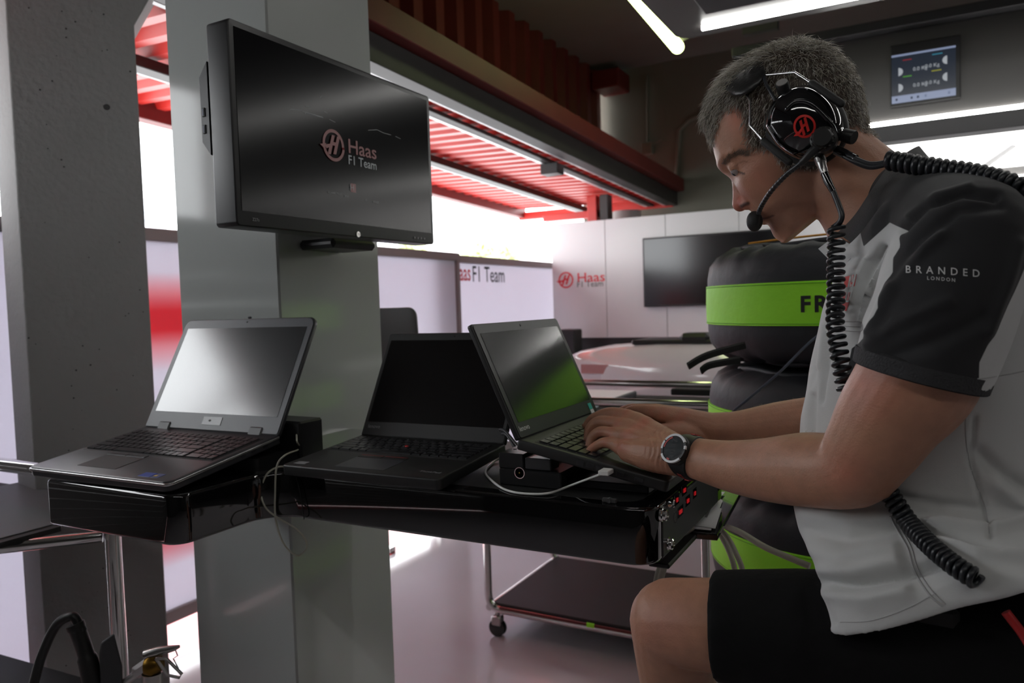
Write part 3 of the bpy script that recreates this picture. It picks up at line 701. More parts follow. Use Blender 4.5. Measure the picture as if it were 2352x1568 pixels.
# ================================================================== laptops
def laptop(name, label, w, d, th, lh, ang, M, body, bezel, screen, key_m, rows, kb, pad, extras):
    """local axes: x user's right, y towards the hinge, z up; M places the middle of the front bottom edge"""
    t = thing(name, label, 'laptop', M=M)
    b = MB(); b.prism(round_poly([(-w / 2, 0, extras.get('r', 0.012)), (w / 2, 0, extras.get('r', 0.012)), (w / 2, d, 0.004), (-w / 2, d, 0.004)]), 0, th, cham=0.003)
    base = b.build('base', body, t, 40)
    if extras.get('trim'):
        b = MB(); b.prism(round_poly([(-w / 2 - 0.0012, -0.0012, 0.012), (w / 2 + 0.0012, -0.0012, 0.012), (w / 2 + 0.0012, d, 0.003), (-w / 2 - 0.0012, d, 0.003)]), th - 0.0075, th - 0.0025, cham=0.0012)
        b.build('edge_trim', extras['trim'], base, 40)
    kx0, kx1, ky0, ky1 = kb
    b = MB(); b.cbox(kx0 - 0.004, kx1 + 0.004, ky0 - 0.004, ky1 + 0.004, th - 0.001, th + 0.0004, 0.0003); b.build('key_well', M_BLACKM, base)
    rh = (ky1 - ky0) / max(1, len(rows)); cache = {}
    for ri, row in enumerate(rows):
        tot = sum(row); x = kx0; y = ky1 - (ri + 1) * rh
        for u in row:
            kw = (kx1 - kx0) * u / tot
            if u > 0.05 and not (abs(u - 0.31) < 1e-6):
                k = (round(kw, 4), round(rh, 4))
                if k not in cache:
                    mb = MB(); g = 0.0011; e = 0.0013; hh = 0.0028
                    a0, a1, c0, c1 = -kw / 2 + g, kw / 2 - g, -rh / 2 + g, rh / 2 - g
                    mb.add([(a0, c0, 0), (a1, c0, 0), (a1, c1, 0), (a0, c1, 0), (a0 + e * .5, c0 + e * .5, hh), (a1 - e * .5, c0 + e * .5, hh), (a1 - e * .5, c1 - e * .5, hh), (a0 + e * .5, c1 - e * .5, hh)],
                           [(3, 2, 1, 0), (4, 5, 6, 7), (0, 1, 5, 4), (1, 2, 6, 5), (2, 3, 7, 6), (3, 0, 4, 7)])
                    if kw < rh * 1.35:
                        mb.add([(a0 + 0.003, c1 - 0.0065, hh + 1e-4), (a0 + 0.0055, c1 - 0.0065, hh + 1e-4), (a0 + 0.0055, c1 - 0.0035, hh + 1e-4), (a0 + 0.003, c1 - 0.0035, hh + 1e-4)], [(0, 1, 2, 3)], 1)
                    cache[k] = mb.mesh('key', [key_m, M_TEXTGREY])
                o = link('key', cache[k], base); o.location = (x + kw / 2, y + rh / 2, th + 0.0003)
            x += kw
    if pad:
        px0, px1, py0, py1 = pad
        b = MB(); b.cbox(px0, px1, py0, py1, th - 0.001, th + 0.0006, 0.0004); b.build('touchpad', extras.get('padm', M_BLACKM), base)
        n = extras.get('padb', 2)
        for i in range(n):
            b = MB(); s = (px1 - px0) / n; b.cbox(px0 + i * s + 0.001, px0 + (i + 1) * s - 0.001, py1 + 0.002, py1 + 0.013, th - 0.001, th + 0.0012, 0.0004); bt = b.build('pad_button', body, base)
            if extras.get('redline'):
                b = MB(); b.box(px0 + i * s + 0.002, px0 + (i + 1) * s - 0.002, py1 + 0.0125, py1 + 0.0138, th + 0.0008, th + 0.0014); b.build('red_stripe', mat('trackpoint_red', (0.45, 0.02, 0.02), 0.5), base)
    # lid
    L = Matrix.Translation((0, d - 0.004, th)) @ Matrix.Rotation(-ang, 4, 'X')
    lr = extras.get('lr', 0.012)
    def lidpoly(x0, x1, z0, z1, r): return round_poly([(x0, z0, 0.004), (x1, z0, 0.004), (x1, z1, r), (x0, z1, r)])
    b = MB(); b.prism(lidpoly(-w / 2, w / 2, 0.0, lh, lr), 0.0, 0.009, cham=0.002); b.v = [(x, z, y) for x, y, z in b.v]; b.xf(L)
    lid = b.build('lid', body, t, 40)
    b = MB(); b.prism(lidpoly(-w / 2 + 0.003, w / 2 - 0.003, 0.002, lh - 0.003, lr), -0.0012, 0.001); b.v = [(x, z, y) for x, y, z in b.v]; b.xf(L); b.build('bezel', bezel, lid)
    sx0, sx1, sz0, sz1 = extras['scr']
    b = MB(); b.box(sx0, sx1, -0.0018, 0.0, sz0, sz1); b.xf(L); b.build('screen', screen, lid)
    b = MB(); b.cyl((0, -0.002, lh - 0.009), (0, 0, lh - 0.009), 0.0022, 10); b.xf(L); b.build('webcam', M_TEXTBLK, lid)
    for s in (() if extras.get('redline') else (-1, 1)):
        hx = s * (w / 2 - extras.get('hx', 0.055))
        b = MB(); b.cbox(hx - 0.018, hx + 0.018, -0.004, 0.012, -0.006, 0.014, 0.003); b.xf(L); b.build('hinge', extras.get('hingem', body), lid)
    return t, base, lid, L
R_FULL = [[1] * 16 + [0.31, 1, 1, 1, 1], [1] * 13 + [2] + [0.31, 1, 1, 1, 1], [1.5] + [1] * 12 + [1.5] + [0.31, 1, 1, 1, 1], [1.8] + [1] * 11 + [2.2] + [0.31, 1, 1, 1, 1], [2.3] + [1] * 10 + [2.7] + [0.31, 1, 1, 1, 1], [1.3, 1, 1, 1.1, 5.2, 1.1, 1, 1.1] + [1, 1, 1] + [0.31, 2, 1, 1]]
R_T = [[1] * 16, [1] * 13 + [2], [1.5] + [1] * 12 + [1.5], [1.8] + [1] * 11 + [2.2], [2.3] + [1] * 10 + [2.7], [1, 1.3, 1, 1, 5.2, 1, 1, 1, 1, 1, 1]]
M_DELL = mat('laptop_graphite', (0.03, 0.031, 0.034), 0.32, bump=0.05, bscale=900)
M_DELLB = mat('laptop_bezel_grey', (0.075, 0.08, 0.09), 0.35)
M_KEY = mat('laptop_key', (0.014, 0.014, 0.016), 0.3)
M_TP = mat('laptop_soft_black', (0.014, 0.014, 0.014), 0.42)
def frame(org, ux, uy):
    ux = Vector(ux).normalized(); uy = Vector(uy); uy = (uy - ux * uy.dot(ux)).normalized(); uz = ux.cross(uy)
    return Matrix((ux, uy, uz)).transposed().to_4x4() if False else Matrix.Translation(org) @ Matrix((ux, uy, uz)).transposed().to_4x4()
# grey laptop on the left shelf (rear propped on its docking station)
th = 0.028
Md = frame((-1.262, 0.786, 1.0525 - 0.0), (1, 0.03, 0), (0, 0.254, 0.036))
dell, dbase, dlid, dL = laptop('laptop', 'open graphite laptop with blue-grey glare on its screen, left shelf', 0.379, 0.254, 0.018, 0.255, math.radians(37), Md, M_DELL, M_DELLB,
    mat('laptop_screen_gloss', (0.02, 0.022, 0.025), 0.17, spec=1.0, coat=1.0, coat_rough=0.17), M_KEY, R_FULL, (-0.172, 0.172, 0.105, 0.222), (-0.085, 0.02, 0.028, 0.085),
    {'scr': (-0.173, 0.173, 0.036, 0.232), 'trim': mat('laptop_silver_trim', (0.6, 0.6, 0.6), 0.25, metal=0.9), 'hingem': M_DGREY, 'hx': 0.06, 'r': 0.016, 'lr': 0.018})
b = MB(); b.box(-0.022, 0.03, -0.0022, 0, 0.012, 0.029); b.xf(dL); st = b.build('white_sticker', mat('sticker_white', (0.8, 0.82, 0.84), 0.5), dlid)
b = MB(); b.ball((-0.002, -0.0024, 0.021), (0.004, 0.0006, 0.0022), 10, 6); b.xf(dL); b.build('sticker_mark', M_TEXTBLK, dlid)
b = MB(); b.cbox(-0.004, 0.004, -0.001, 0.004, 0.256, 0.26, 0.001); b.xf(dL); b.build('lid_latch', M_BLACK, dlid)
for x0, x1, c in ((0.100, 0.128, (0.02, 0.06, 0.35)), (0.131, 0.149, (0.03, 0.05, 0.18))):
    b = MB(); b.cbox(x0, x1, 0.012, 0.03, 0.0175, 0.0186, 0.0003); b.build('brand_sticker', mat('sticker_blue_%d' % int(x0 * 1000), c, 0.35), dbase)
b = MB(); b.box(0.133, 0.140, 0.017, 0.022, 0.0186, 0.019); b.build('sticker_gold', mat('sticker_gold', (0.6, 0.4, 0.1), 0.4), dbase)
for y, w_ in ((0.16, 0.010), (0.185, 0.013), (0.215, 0.013)):
    b = MB(); b.cbox(0.189, 0.1905, y - w_ / 2, y + w_ / 2, 0.006, 0.0115, 0.0005); b.build('side_port', M_TEXTBLK, dbase)
q = Md @ Vector((0.0, 0.2, 0))
b = MB(); b.prism(round_poly([(-1.43, 0.96, 0.01), (-1.07, 0.97, 0.01), (-1.055, 1.12, 0.01), (-1.44, 1.12, 0.01)]), Z_T, 1.072)
b.cbox(-1.42, -1.052, 1.066, 1.13, Z_T + 0.004, 1.128, 0.004)
tag(b.build('docking_station', M_BLACK, None, 30), 'black docking station under the rear of the graphite laptop', 'dock')
# black laptop in the middle
Mt = frame((-0.832, 0.966, 1.0515), (1, 0.02, 0), (0, 0.226, 0.016))
tp, tbase, tlid, tL = laptop('laptop', 'open black laptop with a dark screen, in the middle of the console', 0.331, 0.226, 0.019, 0.23, math.radians(33), Mt, M_TP, mat('laptop_bezel_black', (0.022, 0.022, 0.022), 0.45),
    M_SCREEN_M, M_KEY, R_T, (-0.15, 0.15, 0.112, 0.205), (-0.06, 0.045, 0.018, 0.078), {'scr': (-0.155, 0.155, 0.030, 0.212), 'redline': True, 'padm': mat('touchpad_grey', (0.035, 0.037, 0.045), 0.35), 'r': 0.008, 'lr': 0.008})
def ltext(txt, x, z, s, L, parent, m=M_TEXTGREY):
    vs, fs = text_mesh(txt, s, 0, 'LEFT'); b = MB(); b.add([(x + v.x, -0.0016, z + v.y) for v in vs], fs); b.xf(L); return b.build('maker_lettering', m, parent)
ltext('lenovo', -0.152, 0.016, 0.011, tL, tlid); 
def btext(txt, x, y, z, s, parent, m=M_TEXTGREY):
    vs, fs = text_mesh(txt, s, 0, 'LEFT'); b = MB(); b.add([(x + v.x, y + v.y, z) for v in vs], fs); return b.build('model_lettering', m, parent)
btext('ThinkPad', 0.108, 0.028, 0.0193, 0.011, tbase)
b = MB(); b.ball((-0.005, 0.155, 0.0222), (0.004, 0.004, 0.002), 10, 6); b.build('pointing_stick', mat('trackpoint_red', (0.45, 0.02, 0.02), 0.5), tbase)
b = MB(); b.cbox(-0.15, -0.125, 0.014, 0.028, 0.0185, 0.0194, 0.0003); b.build('small_sticker', M_TEXTGREY, tbase)
# laptop in use, on its dock
M_TPS = mat('laptop_screen_semigloss', (0.018, 0.02, 0.02), 0.17, spec=1.0, coat=1.0, coat_rough=0.17)
Mx = frame((-0.319, 1.19, 1.0665), (0.0, 1, 0.0), (-0.242, 0, 0.047))
xp, xbase, xlid, xL = laptop('laptop', 'thin black laptop the man is typing on, screen reflecting green', 0.322, 0.246, 0.017, 0.2, math.radians(35.5), Mx, M_TP, mat('laptop_bezel_dark', (0.028, 0.029, 0.029), 0.4),
    M_TPS, M_KEY, R_T, (-0.148, 0.148, 0.118, 0.216), (-0.05, 0.05, 0.012, 0.075), {'scr': (-0.146, 0.146, 0.026, 0.182), 'redline': True, 'r': 0.008, 'lr': 0.005})
ltext('lenovo', -0.152, 0.0115, 0.0125, xL, xlid, M_TEXTWHITE)
b = MB(); b.box(0.128, 0.142, -0.002, 0, 0.008, 0.02); b.xf(xL); b.build('teal_sticker', mat('sticker_teal', (0.05, 0.5, 0.42), 0.45), xlid)
b = MB(); b.box(0.128, 0.142, -0.0022, 0, 0.0, 0.0075); b.xf(xL); b.build('barcode_sticker', M_TEXTWHITE, xlid)
for i in range(5):
    b = MB(); b.cbox(-0.1622, -0.1605, 0.13 - i * 0.016, 0.142 - i * 0.016, 0.004, 0.0115, 0.0004); b.build('side_vent', M_TEXTBLK, xbase)
b = MB(); b.cbox(-0.1622, -0.1605, 0.036, 0.05, 0.004, 0.011, 0.0004); b.build('usb_socket', M_TEXTBLK, xbase)
# its dock
dk = thing('docking_station', 'black docking station with round key lock beneath the used laptop', 'dock', (-0.55, 1.2, Z_T))
b = MB(); b.cbox(-0.602, -0.492, 1.045, 1.385, Z_T + 0.0008, 1.078, 0.002); child(b.build('body', M_BLACK, None, 30), dk)
b = MB(); b.cbox(-0.602, -0.556, 1.045, 1.385, 1.0775, 1.103, 0.002); child(b.build('rear_block', M_BLACK, None, 30), dk)
b = MB(); b.cbox(-0.553, -0.508, 1.043, 1.075, 1.080, 1.0985, 0.0015); child(b.build('release_slider', M_DGREY, None, 30), dk)
b = MB(); b.cbox(-0.492, -0.36, 1.07, 1.36, Z_T + 0.0008, 1.064, 0.002); child(b.build('support_plate', M_BLACK, None, 30), dk)
q = at(1193, 1086, a=1.044)
b = MB(); b.lathe([(0.0092, 0), (0.0092, 0.001), (0.0080, 0.001), (0.0080, -0.001)], 28, 0, (q.x, 1.0452, q.z), (0, -1, 0)); child(b.build('lock_ring', M_CHROME, None, 40), dk)
b = MB(); b.lathe([(0.0001, 0.0004), (0.008, 0.0004)], 24, 0, (q.x, 1.0452, q.z), (0, -1, 0)); child(b.build('lock_well', M_TEXTBLK), dk)
b = MB(); b.ball((q.x, 1.0445, q.z), (0.0014, 0.001, 0.0014), 8, 6); child(b.build('lock_pin', mat('brass', (0.7, 0.45, 0.12), 0.3, metal=1)), dk)
for x in (-0.59, -0.575):
    b = MB(); b.cyl((x, 1.08, 1.1025), (x, 1.08, 1.1038), 0.003, 10); child(b.build('dock_button', M_DGREY), dk)
# laptop seen from behind past the pillar
Mr = frame((-1.512, 2.118, Z_T + 0.0008), (-1, 0, 0), (0, -1, 0))
rb = laptop('laptop', 'dark grey laptop lid seen from behind past the pillar', 0.30, 0.21, 0.018, 0.275, math.radians(4), Mr, mat('laptop_dark_lid', (0.05, 0.05, 0.05), 0.45), M_TP, M_SCREEN_M, M_KEY, [], (-0.13, 0.13, 0.1, 0.19), None, {'scr': (-0.135, 0.135, 0.03, 0.255), 'lr': 0.03})[0]
# ================================================================== cables on the console
def cable(name, label, pts, r, m, n=8, seg=8):
    b = MB(); b.sweep(smooth_pts(pts, n), r, seg); return tag(b.build(name, m, None, 80), label, 'cable')
zc = Z_T + 0.0028
c = [at(1150, 1052, z=zc + 0.004), at(1132, 1062, z=zc), at(1115, 1085, z=zc), at(1140, 1112, z=zc), at(1172, 1128, z=zc), at(1215, 1134, z=zc), at(1262, 1132, z=zc + 0.002), at(1310, 1115, z=zc + 0.006), at(1382, 1088, a=1.012)]
wc = cable('usb_cable', 'white USB cable curling round the docking station', c, 0.0019, M_WHITECABLE)
q = at(1392, 1083, a=1.018)
b = MB(); b.cbox(q.x - 0.008, q.x + 0.008, 1.006, 1.028, q.z - 0.0035, q.z + 0.0035, 0.001); b.build('plug', M_WHITECABLE, wc)
bc = [at(690, 1010, a=1.13), at(703, 970, a=1.13), at(697, 960, a=1.12), at(683, 978, a=1.1), at(682, 1012, a=1.05), at(688, 1030, z=1.0735), at(655, 1045, a=0.975), at(636, 1070, a=0.97), at(632, 1130, a=0.965), at(633, 1190, a=0.965), at(650, 1245, a=0.965), at(680, 1275, a=0.965), at(702, 1262, a=0.965), at(702, 1240, a=0.965), at(678, 1212, a=0.96), at(640, 1190, a=0.955), at(610, 1165, a=0.955), at(600, 1130, a=0.96), at(612, 1090, a=0.965), at(640, 1072, a=0.98), at(670, 1074, z=1.0535)]
cable('network_cable', 'thin beige cable looping down off the console between two laptops', bc, 0.0017, M_BEIGECABLE)
cable('black_wire', 'fine black wire hanging over the console front below the cable loop', [at(672, 1078, z=1.0535), at(683, 1105, a=0.986), at(692, 1150, a=0.985), at(698, 1186, a=0.985), at(698, 1192, a=0.99)], 0.001, M_RUBBER)
for (x0, y0, x1, y1, k) in ((1165, 1000, 1190, 1040, 1), (1160, 990, 1184, 1018, 2)):
    cable('power_lead', 'dark lead behind the docking station, strand %s' % ('nearer the screen' if k == 2 else 'nearer the viewer'), [at(x0 - 12, y0 - 4, a=1.2), at(x0, y0, a=1.19), at(x1, y1, a=1.17), at(x1 + 8, y1 + 12, a=1.16)], 0.0028, M_DGREY)
# clear clip on the console
q = at(1400, 1150, z=Z_T + 0.003)
b = MB(); b.cbox(q.x - 0.011, q.x + 0.011, q.y - 0.003, q.y + 0.003, Z_T + 0.0007, Z_T + 0.007, 0.001); b.cyl((q.x, q.y - 0.004, Z_T + 0.004), (q.x, q.y + 0.004, Z_T + 0.004), 0.0035, 10)
tag(b.build('plastic_clip', mat('clear_grey_plastic', (0.06, 0.06, 0.06), 0.3)), 'small clear plastic clip at the console front edge', 'clip')
# tray with papers beyond the console end
tr = thing('document_tray', 'black tray under the console end holding papers', 'tray', (-0.25, 1.15, 0.95))
q = [at(1572, 1222, z=0.955), at(1648, 1228, z=0.955), at(1712, 1110, z=0.955), at(1630, 1110, z=0.955)]
b = MB(); b.prism([(p.x, p.y) for p in q], 0.945, 0.955, cham=0.002); child(b.build('tray_plate', M_BLACKGLOSS), tr)
b = MB(); b.cbox(-0.36, q[0].x + 0.02, 1.06, 1.3, 0.945, 0.953, 0.002); child(b.build('tray_arm', M_BLACK), tr)
M_PAPER = mat('paper_white', (0.86, 0.86, 0.88), 0.6)
def paper(pts, z, nm, lb, m=M_PAPER):
    P = [at(x, y, z=z) for x, y in pts]; b = MB(); b.prism([(p.x, p.y) for p in P], z, z + 0.0006); return tag(b.build(nm, m), lb, 'paper', 'papers on the console tray')
paper([(1565, 1218), (1590, 1213), (1625, 1140), (1640, 1130), (1622, 1128)], 0.9561, 'paper_sheet', 'fanned white sheet sticking out left of the paper pile')
paper([(1582, 1213), (1633, 1218), (1660, 1150), (1640, 1130), (1628, 1128)], 0.9572, 'paper_sheet', 'white sheet in the middle of the paper pile')
p3 = paper([(1590, 1206), (1643, 1214), (1658, 1168), (1636, 1165), (1665, 1130), (1630, 1128)], 0.9585, 'paper_sheet', 'top white sheet printed with a dark bar')
q = [at(x, y, z=0.9593) for x, y in ((1618, 1187), (1624, 1188), (1646, 1140), (1640, 1139))]
b = MB(); b.prism([(p.x, p.y) for p in q], 0.9592, 0.9594); child(b.build('printed_bar', M_TEXTGREY), p3)
# thick cables hanging behind the tray
for k, (lb, pts, r) in enumerate((
    ('beige thick cable hanging from the console corner down to the knee', [at(1590, 1210, a=1.22), at(1560, 1235, a=1.2), at(1535, 1280, a=1.2), at(1518, 1330, a=1.2), at(1510, 1400, a=1.2)], 0.0055),
    ('beige thick cable beside the corner cable, slightly left', [at(1575, 1215, a=1.24), at(1545, 1240, a=1.22), at(1520, 1290, a=1.22), at(1506, 1335, a=1.22), at(1500, 1400, a=1.22)], 0.0045),
    ('beige thick cable arching right from the tray to the shorts', [at(1640, 1200, a=1.4), at(1665, 1208, a=1.38), at(1700, 1222, a=1.35), at(1755, 1255, a=1.3), at(1805, 1277, a=1.28), at(1860, 1300, a=1.27)], 0.0055),
    ('beige thick cable dropping from the tray over the green band, right one', [at(1640, 1205, a=1.4), at(1668, 1230, a=1.38), at(1690, 1270, a=1.36), at(1705, 1310, a=1.36), at(1712, 1380, a=1.36)], 0.005),
    ('beige thick cable dropping from the tray over the green band, left one', [at(1640, 1210, a=1.42), at(1662, 1240, a=1.4), at(1680, 1280, a=1.38), at(1688, 1315, a=1.38), at(1690, 1380, a=1.38)], 0.005))):
    cable('data_cable', lb, pts, r, M_BEIGECABLE)
b = MB(); b.cyl(at(1619, 1225, a=1.45), Vector((at(1619, 1225, a=1.45).x, 1.45, 0.0)), 0.008, 12); tag(b.build('support_post', M_STEEL, None, 60), 'slim steel post under the paper tray', 'post')

# ================================================================== trolleys
def tube_frame(parent, pts, r=0.016, m=M_CHROME, nm='frame_tube', n=6, corner=0.06):
    P = []
    for i, p in enumerate(pts):
        p = Vector(p)
        if 0 < i < len(pts) - 1:
            a = (Vector(pts[i - 1]) - p); c = (Vector(pts[i + 1]) - p); k = min(corner, a.length * .45, c.length * .45)
            p0 = p + a.normalized() * k; p1 = p + c.normalized() * k
            for j in range(n + 1):
                t = j / n; P.append(p0 * (1 - t) ** 2 + p * 2 * t * (1 - t) + p1 * t * t)
        else: P.append(p)
    b = MB(); b.sweep(P, r, 14); return child(b.build(nm, m, None, 60), parent)
tx0, tx1, ty0, ty1 = -1.56, -0.45, 2.59, 3.20
tro = thing('tool_trolley', 'chrome tube trolley with black shelves behind the console', 'trolley', (tx0, ty0, 0))
for y in (ty0, ty1):
    tube_frame(tro, [(tx0, y, 0.972), (tx0, y, 0.11), (tx1, y, 0.11), (tx1, y, 0.972), (tx0, y, 0.972), (tx0, y, 0.6)], 0.016)
for x in (tx0, tx1):
    tube_frame(tro, [(x, ty0, 0.972), (x, ty1, 0.972)], 0.014, nm='cross_tube'); tube_frame(tro, [(x, ty0, 0.11), (x, ty1, 0.11)], 0.014, nm='cross_tube')
b = MB(); b.cbox(tx0 + 0.02, tx1 - 0.02, ty0 + 0.0, ty1, 0.115, 0.135, 0.003); child(b.build('lower_shelf', M_BLACKM), tro)
b = MB(); b.box(tx0 + 0.06, tx1 - 0.02, ty0 - 0.018, ty0 - 0.012, 0.118, 0.128); child(b.build('red_edge', M_REDD), tro)
b = MB(); b.box(-1.12, -1.09, ty0 - 0.0205, ty0 - 0.015, 0.116, 0.132); child(b.build('green_tape', M_GREEN), tro)
b = MB(); b.cbox(tx0 + 0.02, tx1 - 0.02, ty0 + 0.02, ty1 - 0.02, 0.905, 0.925, 0.003); child(b.build('upper_shelf', M_BLACKM), tro)
for x in (tx0 + 0.04, tx1 - 0.04):
    for y in (ty0, ty1):
        b = MB(); b.cyl((x, y - 0.012, 0.035), (x, y + 0.012, 0.035), 0.035, 20); cw = child(b.build('castor_wheel', M_RUBBER, None, 40), tro)
        b = MB(); b.cbox(x - 0.022, x + 0.022, y - 0.018, y + 0.018, 0.045, 0.085, 0.005); b.cyl((x, y, 0.08), (x, y, 0.105), 0.008, 10); child(b.build('castor_fork', M_STEEL, None, 40), tro)
# things on it
q = at(1410, 893, z=0.94)
b = MB(); b.cbox(q.x - 0.28, q.x + 0.16, 2.8, 3.1, 0.9258, 0.952, 0.004); bk = b.build('ring_binder', M_DGREY); tag(bk, 'dark flat binder with a pale top lying on the trolley', 'binder')
b = MB(); b.box(q.x - 0.27, q.x + 0.15, 2.81, 3.09, 0.952, 0.954); b.build('paper_top', M_PAPER, bk)
q = at(1405, 905, z=0.94)
b = MB(); b.cbox(q.x - 0.07, q.x + 0.06, 2.66, 2.76, 0.9258, 0.958, 0.003); b.cbox(q.x - 0.05, q.x - 0.0, 2.67, 2.75, 0.957, 0.966, 0.002)
tag(b.build('small_box', mat('box_pale_blue', (0.6, 0.65, 0.75), 0.5)), 'small pale blue-white box at the trolley front edge', 'box')
# ---- left trolley with perforated mat
lt = thing('mat_trolley', 'chrome rail trolley with ribbed black mat at the left edge', 'trolley', (-2.1, 0.9, 0))
tube_frame(lt, [(-2.55, 1.05, 0.97), (-1.66, 1.07, 0.968), (-1.655, 1.065, 0.0)], 0.0175, corner=0.05)
tube_frame(lt, [(-2.4, 0.60, 0.84), (-1.83, 0.865, 0.838), (-1.66, 1.045, 0.838)], 0.014, nm='cross_tube')
tube_frame(lt, [(-2.38, 0.61, 0.84), (-2.38, 0.61, 0.0)], 0.016, nm='leg')
tube_frame(lt, [(-2.53, 1.05, 0.97), (-2.53, 1.05, 0.0)], 0.016, nm='leg')
P = [at(-120, 1150, z=0.86), at(-140, 1290, z=0.86), at(0, 1246, z=0.86), at(140, 1208, z=0.86), at(150, 1130, z=0.86), at(0, 1108, z=0.86)]
b = MB(); b.prism([(p.x, p.y) for p in P], 0.848, 0.86); child(b.build('mat_base', M_BLACKM), lt)
b = MB(); u0 = P[2]; du = (P[3] - P[2]); dv = (P[5] - P[2])
for i in range(60):
    s = -0.6 + i * 0.028
    a0 = u0 + dv * 0.04 + du * s; a1 = u0 + dv * 0.9 + du * (s + 0.15); w = du.normalized() * 0.0022
    b.add([a0 - w, a0 + w, a1 + w, a1 - w, a0 - w + Vector((0, 0, .003)), a0 + w + Vector((0, 0, .003)), a1 + w + Vector((0, 0, .003)), a1 - w + Vector((0, 0, .003))], [(4, 5, 6, 7), (0, 1, 5, 4), (1, 2, 6, 5), (2, 3, 7, 6), (3, 0, 4, 7)])
o = child(b.build('mat_ribs', mat('grey_rubber_rib', (0.16, 0.16, 0.165), 0.5)), lt); o['kind'] = 'stuff'
P = [at(-60, 1480, z=0.42), at(0, 1502, z=0.42), at(205, 1560, z=0.42), at(260, 1700, z=0.42), at(-60, 1700, z=0.42)]
b = MB(); b.prism([(p.x, p.y) for p in P], 0.39, 0.42); child(b.build('lower_shelf', M_BLACKM), lt)
# ---- hose, gun and valve at lower left
D = 1.55
hz = cable('air_hose', 'black rubber hose arching up at the lower left', [at(60, 1640, d=D), at(78, 1568, d=D), at(98, 1500, d=D), at(130, 1435, d=D), at(165, 1415, d=D), at(180, 1432, d=D), at(190, 1450, d=D)], 0.0095, M_RUBBER, seg=12)
gn = thing('air_gun', 'black air gun grip hanging on the chrome leg', 'tool', at(200, 1500, d=D))
b = MB(); b.sweep(smooth_pts([at(172, 1432, d=D), at(185, 1465, d=D), at(200, 1510, d=D), at(215, 1580, d=D)]), [0.018] * 4 + [0.016] * 12 + [0.019] * 9, 14); child(b.build('grip', M_RUBBER, None, 60), gn)
b = MB(); P = [at(x, y, d=D - 0.01) for x, y in ((232, 1475), (262, 1453), (281, 1528), (283, 1620), (232, 1620), (228, 1500))]
nn = ray(250, 1520).normalized()
b.add([p for p in P] + [p + nn * 0.03 for p in P], [tuple(range(6)), tuple(range(6, 12))[::-1]] + [(i, (i + 1) % 6, 6 + (i + 1) % 6, 6 + i) for i in range(6)])
child(b.build('holster', M_DGREY, None, None, 0.004), gn)
vv = thing('valve_tap', 'brass and chrome quick-release valve at the lower left', 'valve', at(360, 1530, d=D))
b = MB(); b.cyl(at(285, 1568, d=D), at(325, 1538, d=D), 0.008, 12); child(b.build('pipe_stub', M_STEEL, None, 60), vv)
b = MB(); b.cyl(at(312, 1545, d=D), at(340, 1525, d=D), 0.0135, 6); child(b.build('hex_nut', M_STEEL), vv)
b = MB(); b.sweep([at(338, 1528, d=D), at(352, 1527, d=D), at(368, 1520, d=D)], [0.02, 0.024, 0.016], 16); child(b.build('valve_body', mat('brass_dark', (0.2, 0.11, 0.02), 0.35, metal=1.0), None, 60), vv)
b = MB(); b.sweep([at(335, 1505, d=D), at(365, 1495, d=D), at(400, 1488, d=D), at(412, 1484, d=D)], [0.012, 0.010, 0.006, 0.003], 12); child(b.build('lever', M_STEEL, None, 60), vv)
b = MB(); b.sweep([at(358, 1512, d=D - 0.015), at(385, 1550, d=D - 0.015), at(412, 1556, d=D - 0.015), at(418, 1548, d=D - 0.015), at(382, 1512, d=D - 0.015), at(358, 1512, d=D - 0.015)], 0.0032, 8); child(b.build('trigger_loop', M_STEEL, None, 60), vv)
b = MB(); b.sweep([at(402, 1490, d=D), at(408, 1505, d=D), at(398, 1512, d=D), at(410, 1535, d=D)], 0.0012, 6); child(b.build('safety_wire', M_STEEL), vv)
b = MB(); b.cyl(at(350, 1545, d=D), at(352, 1640, d=D), 0.02, 16); child(b.build('gas_pipe', M_STEEL, None, 60), vv)

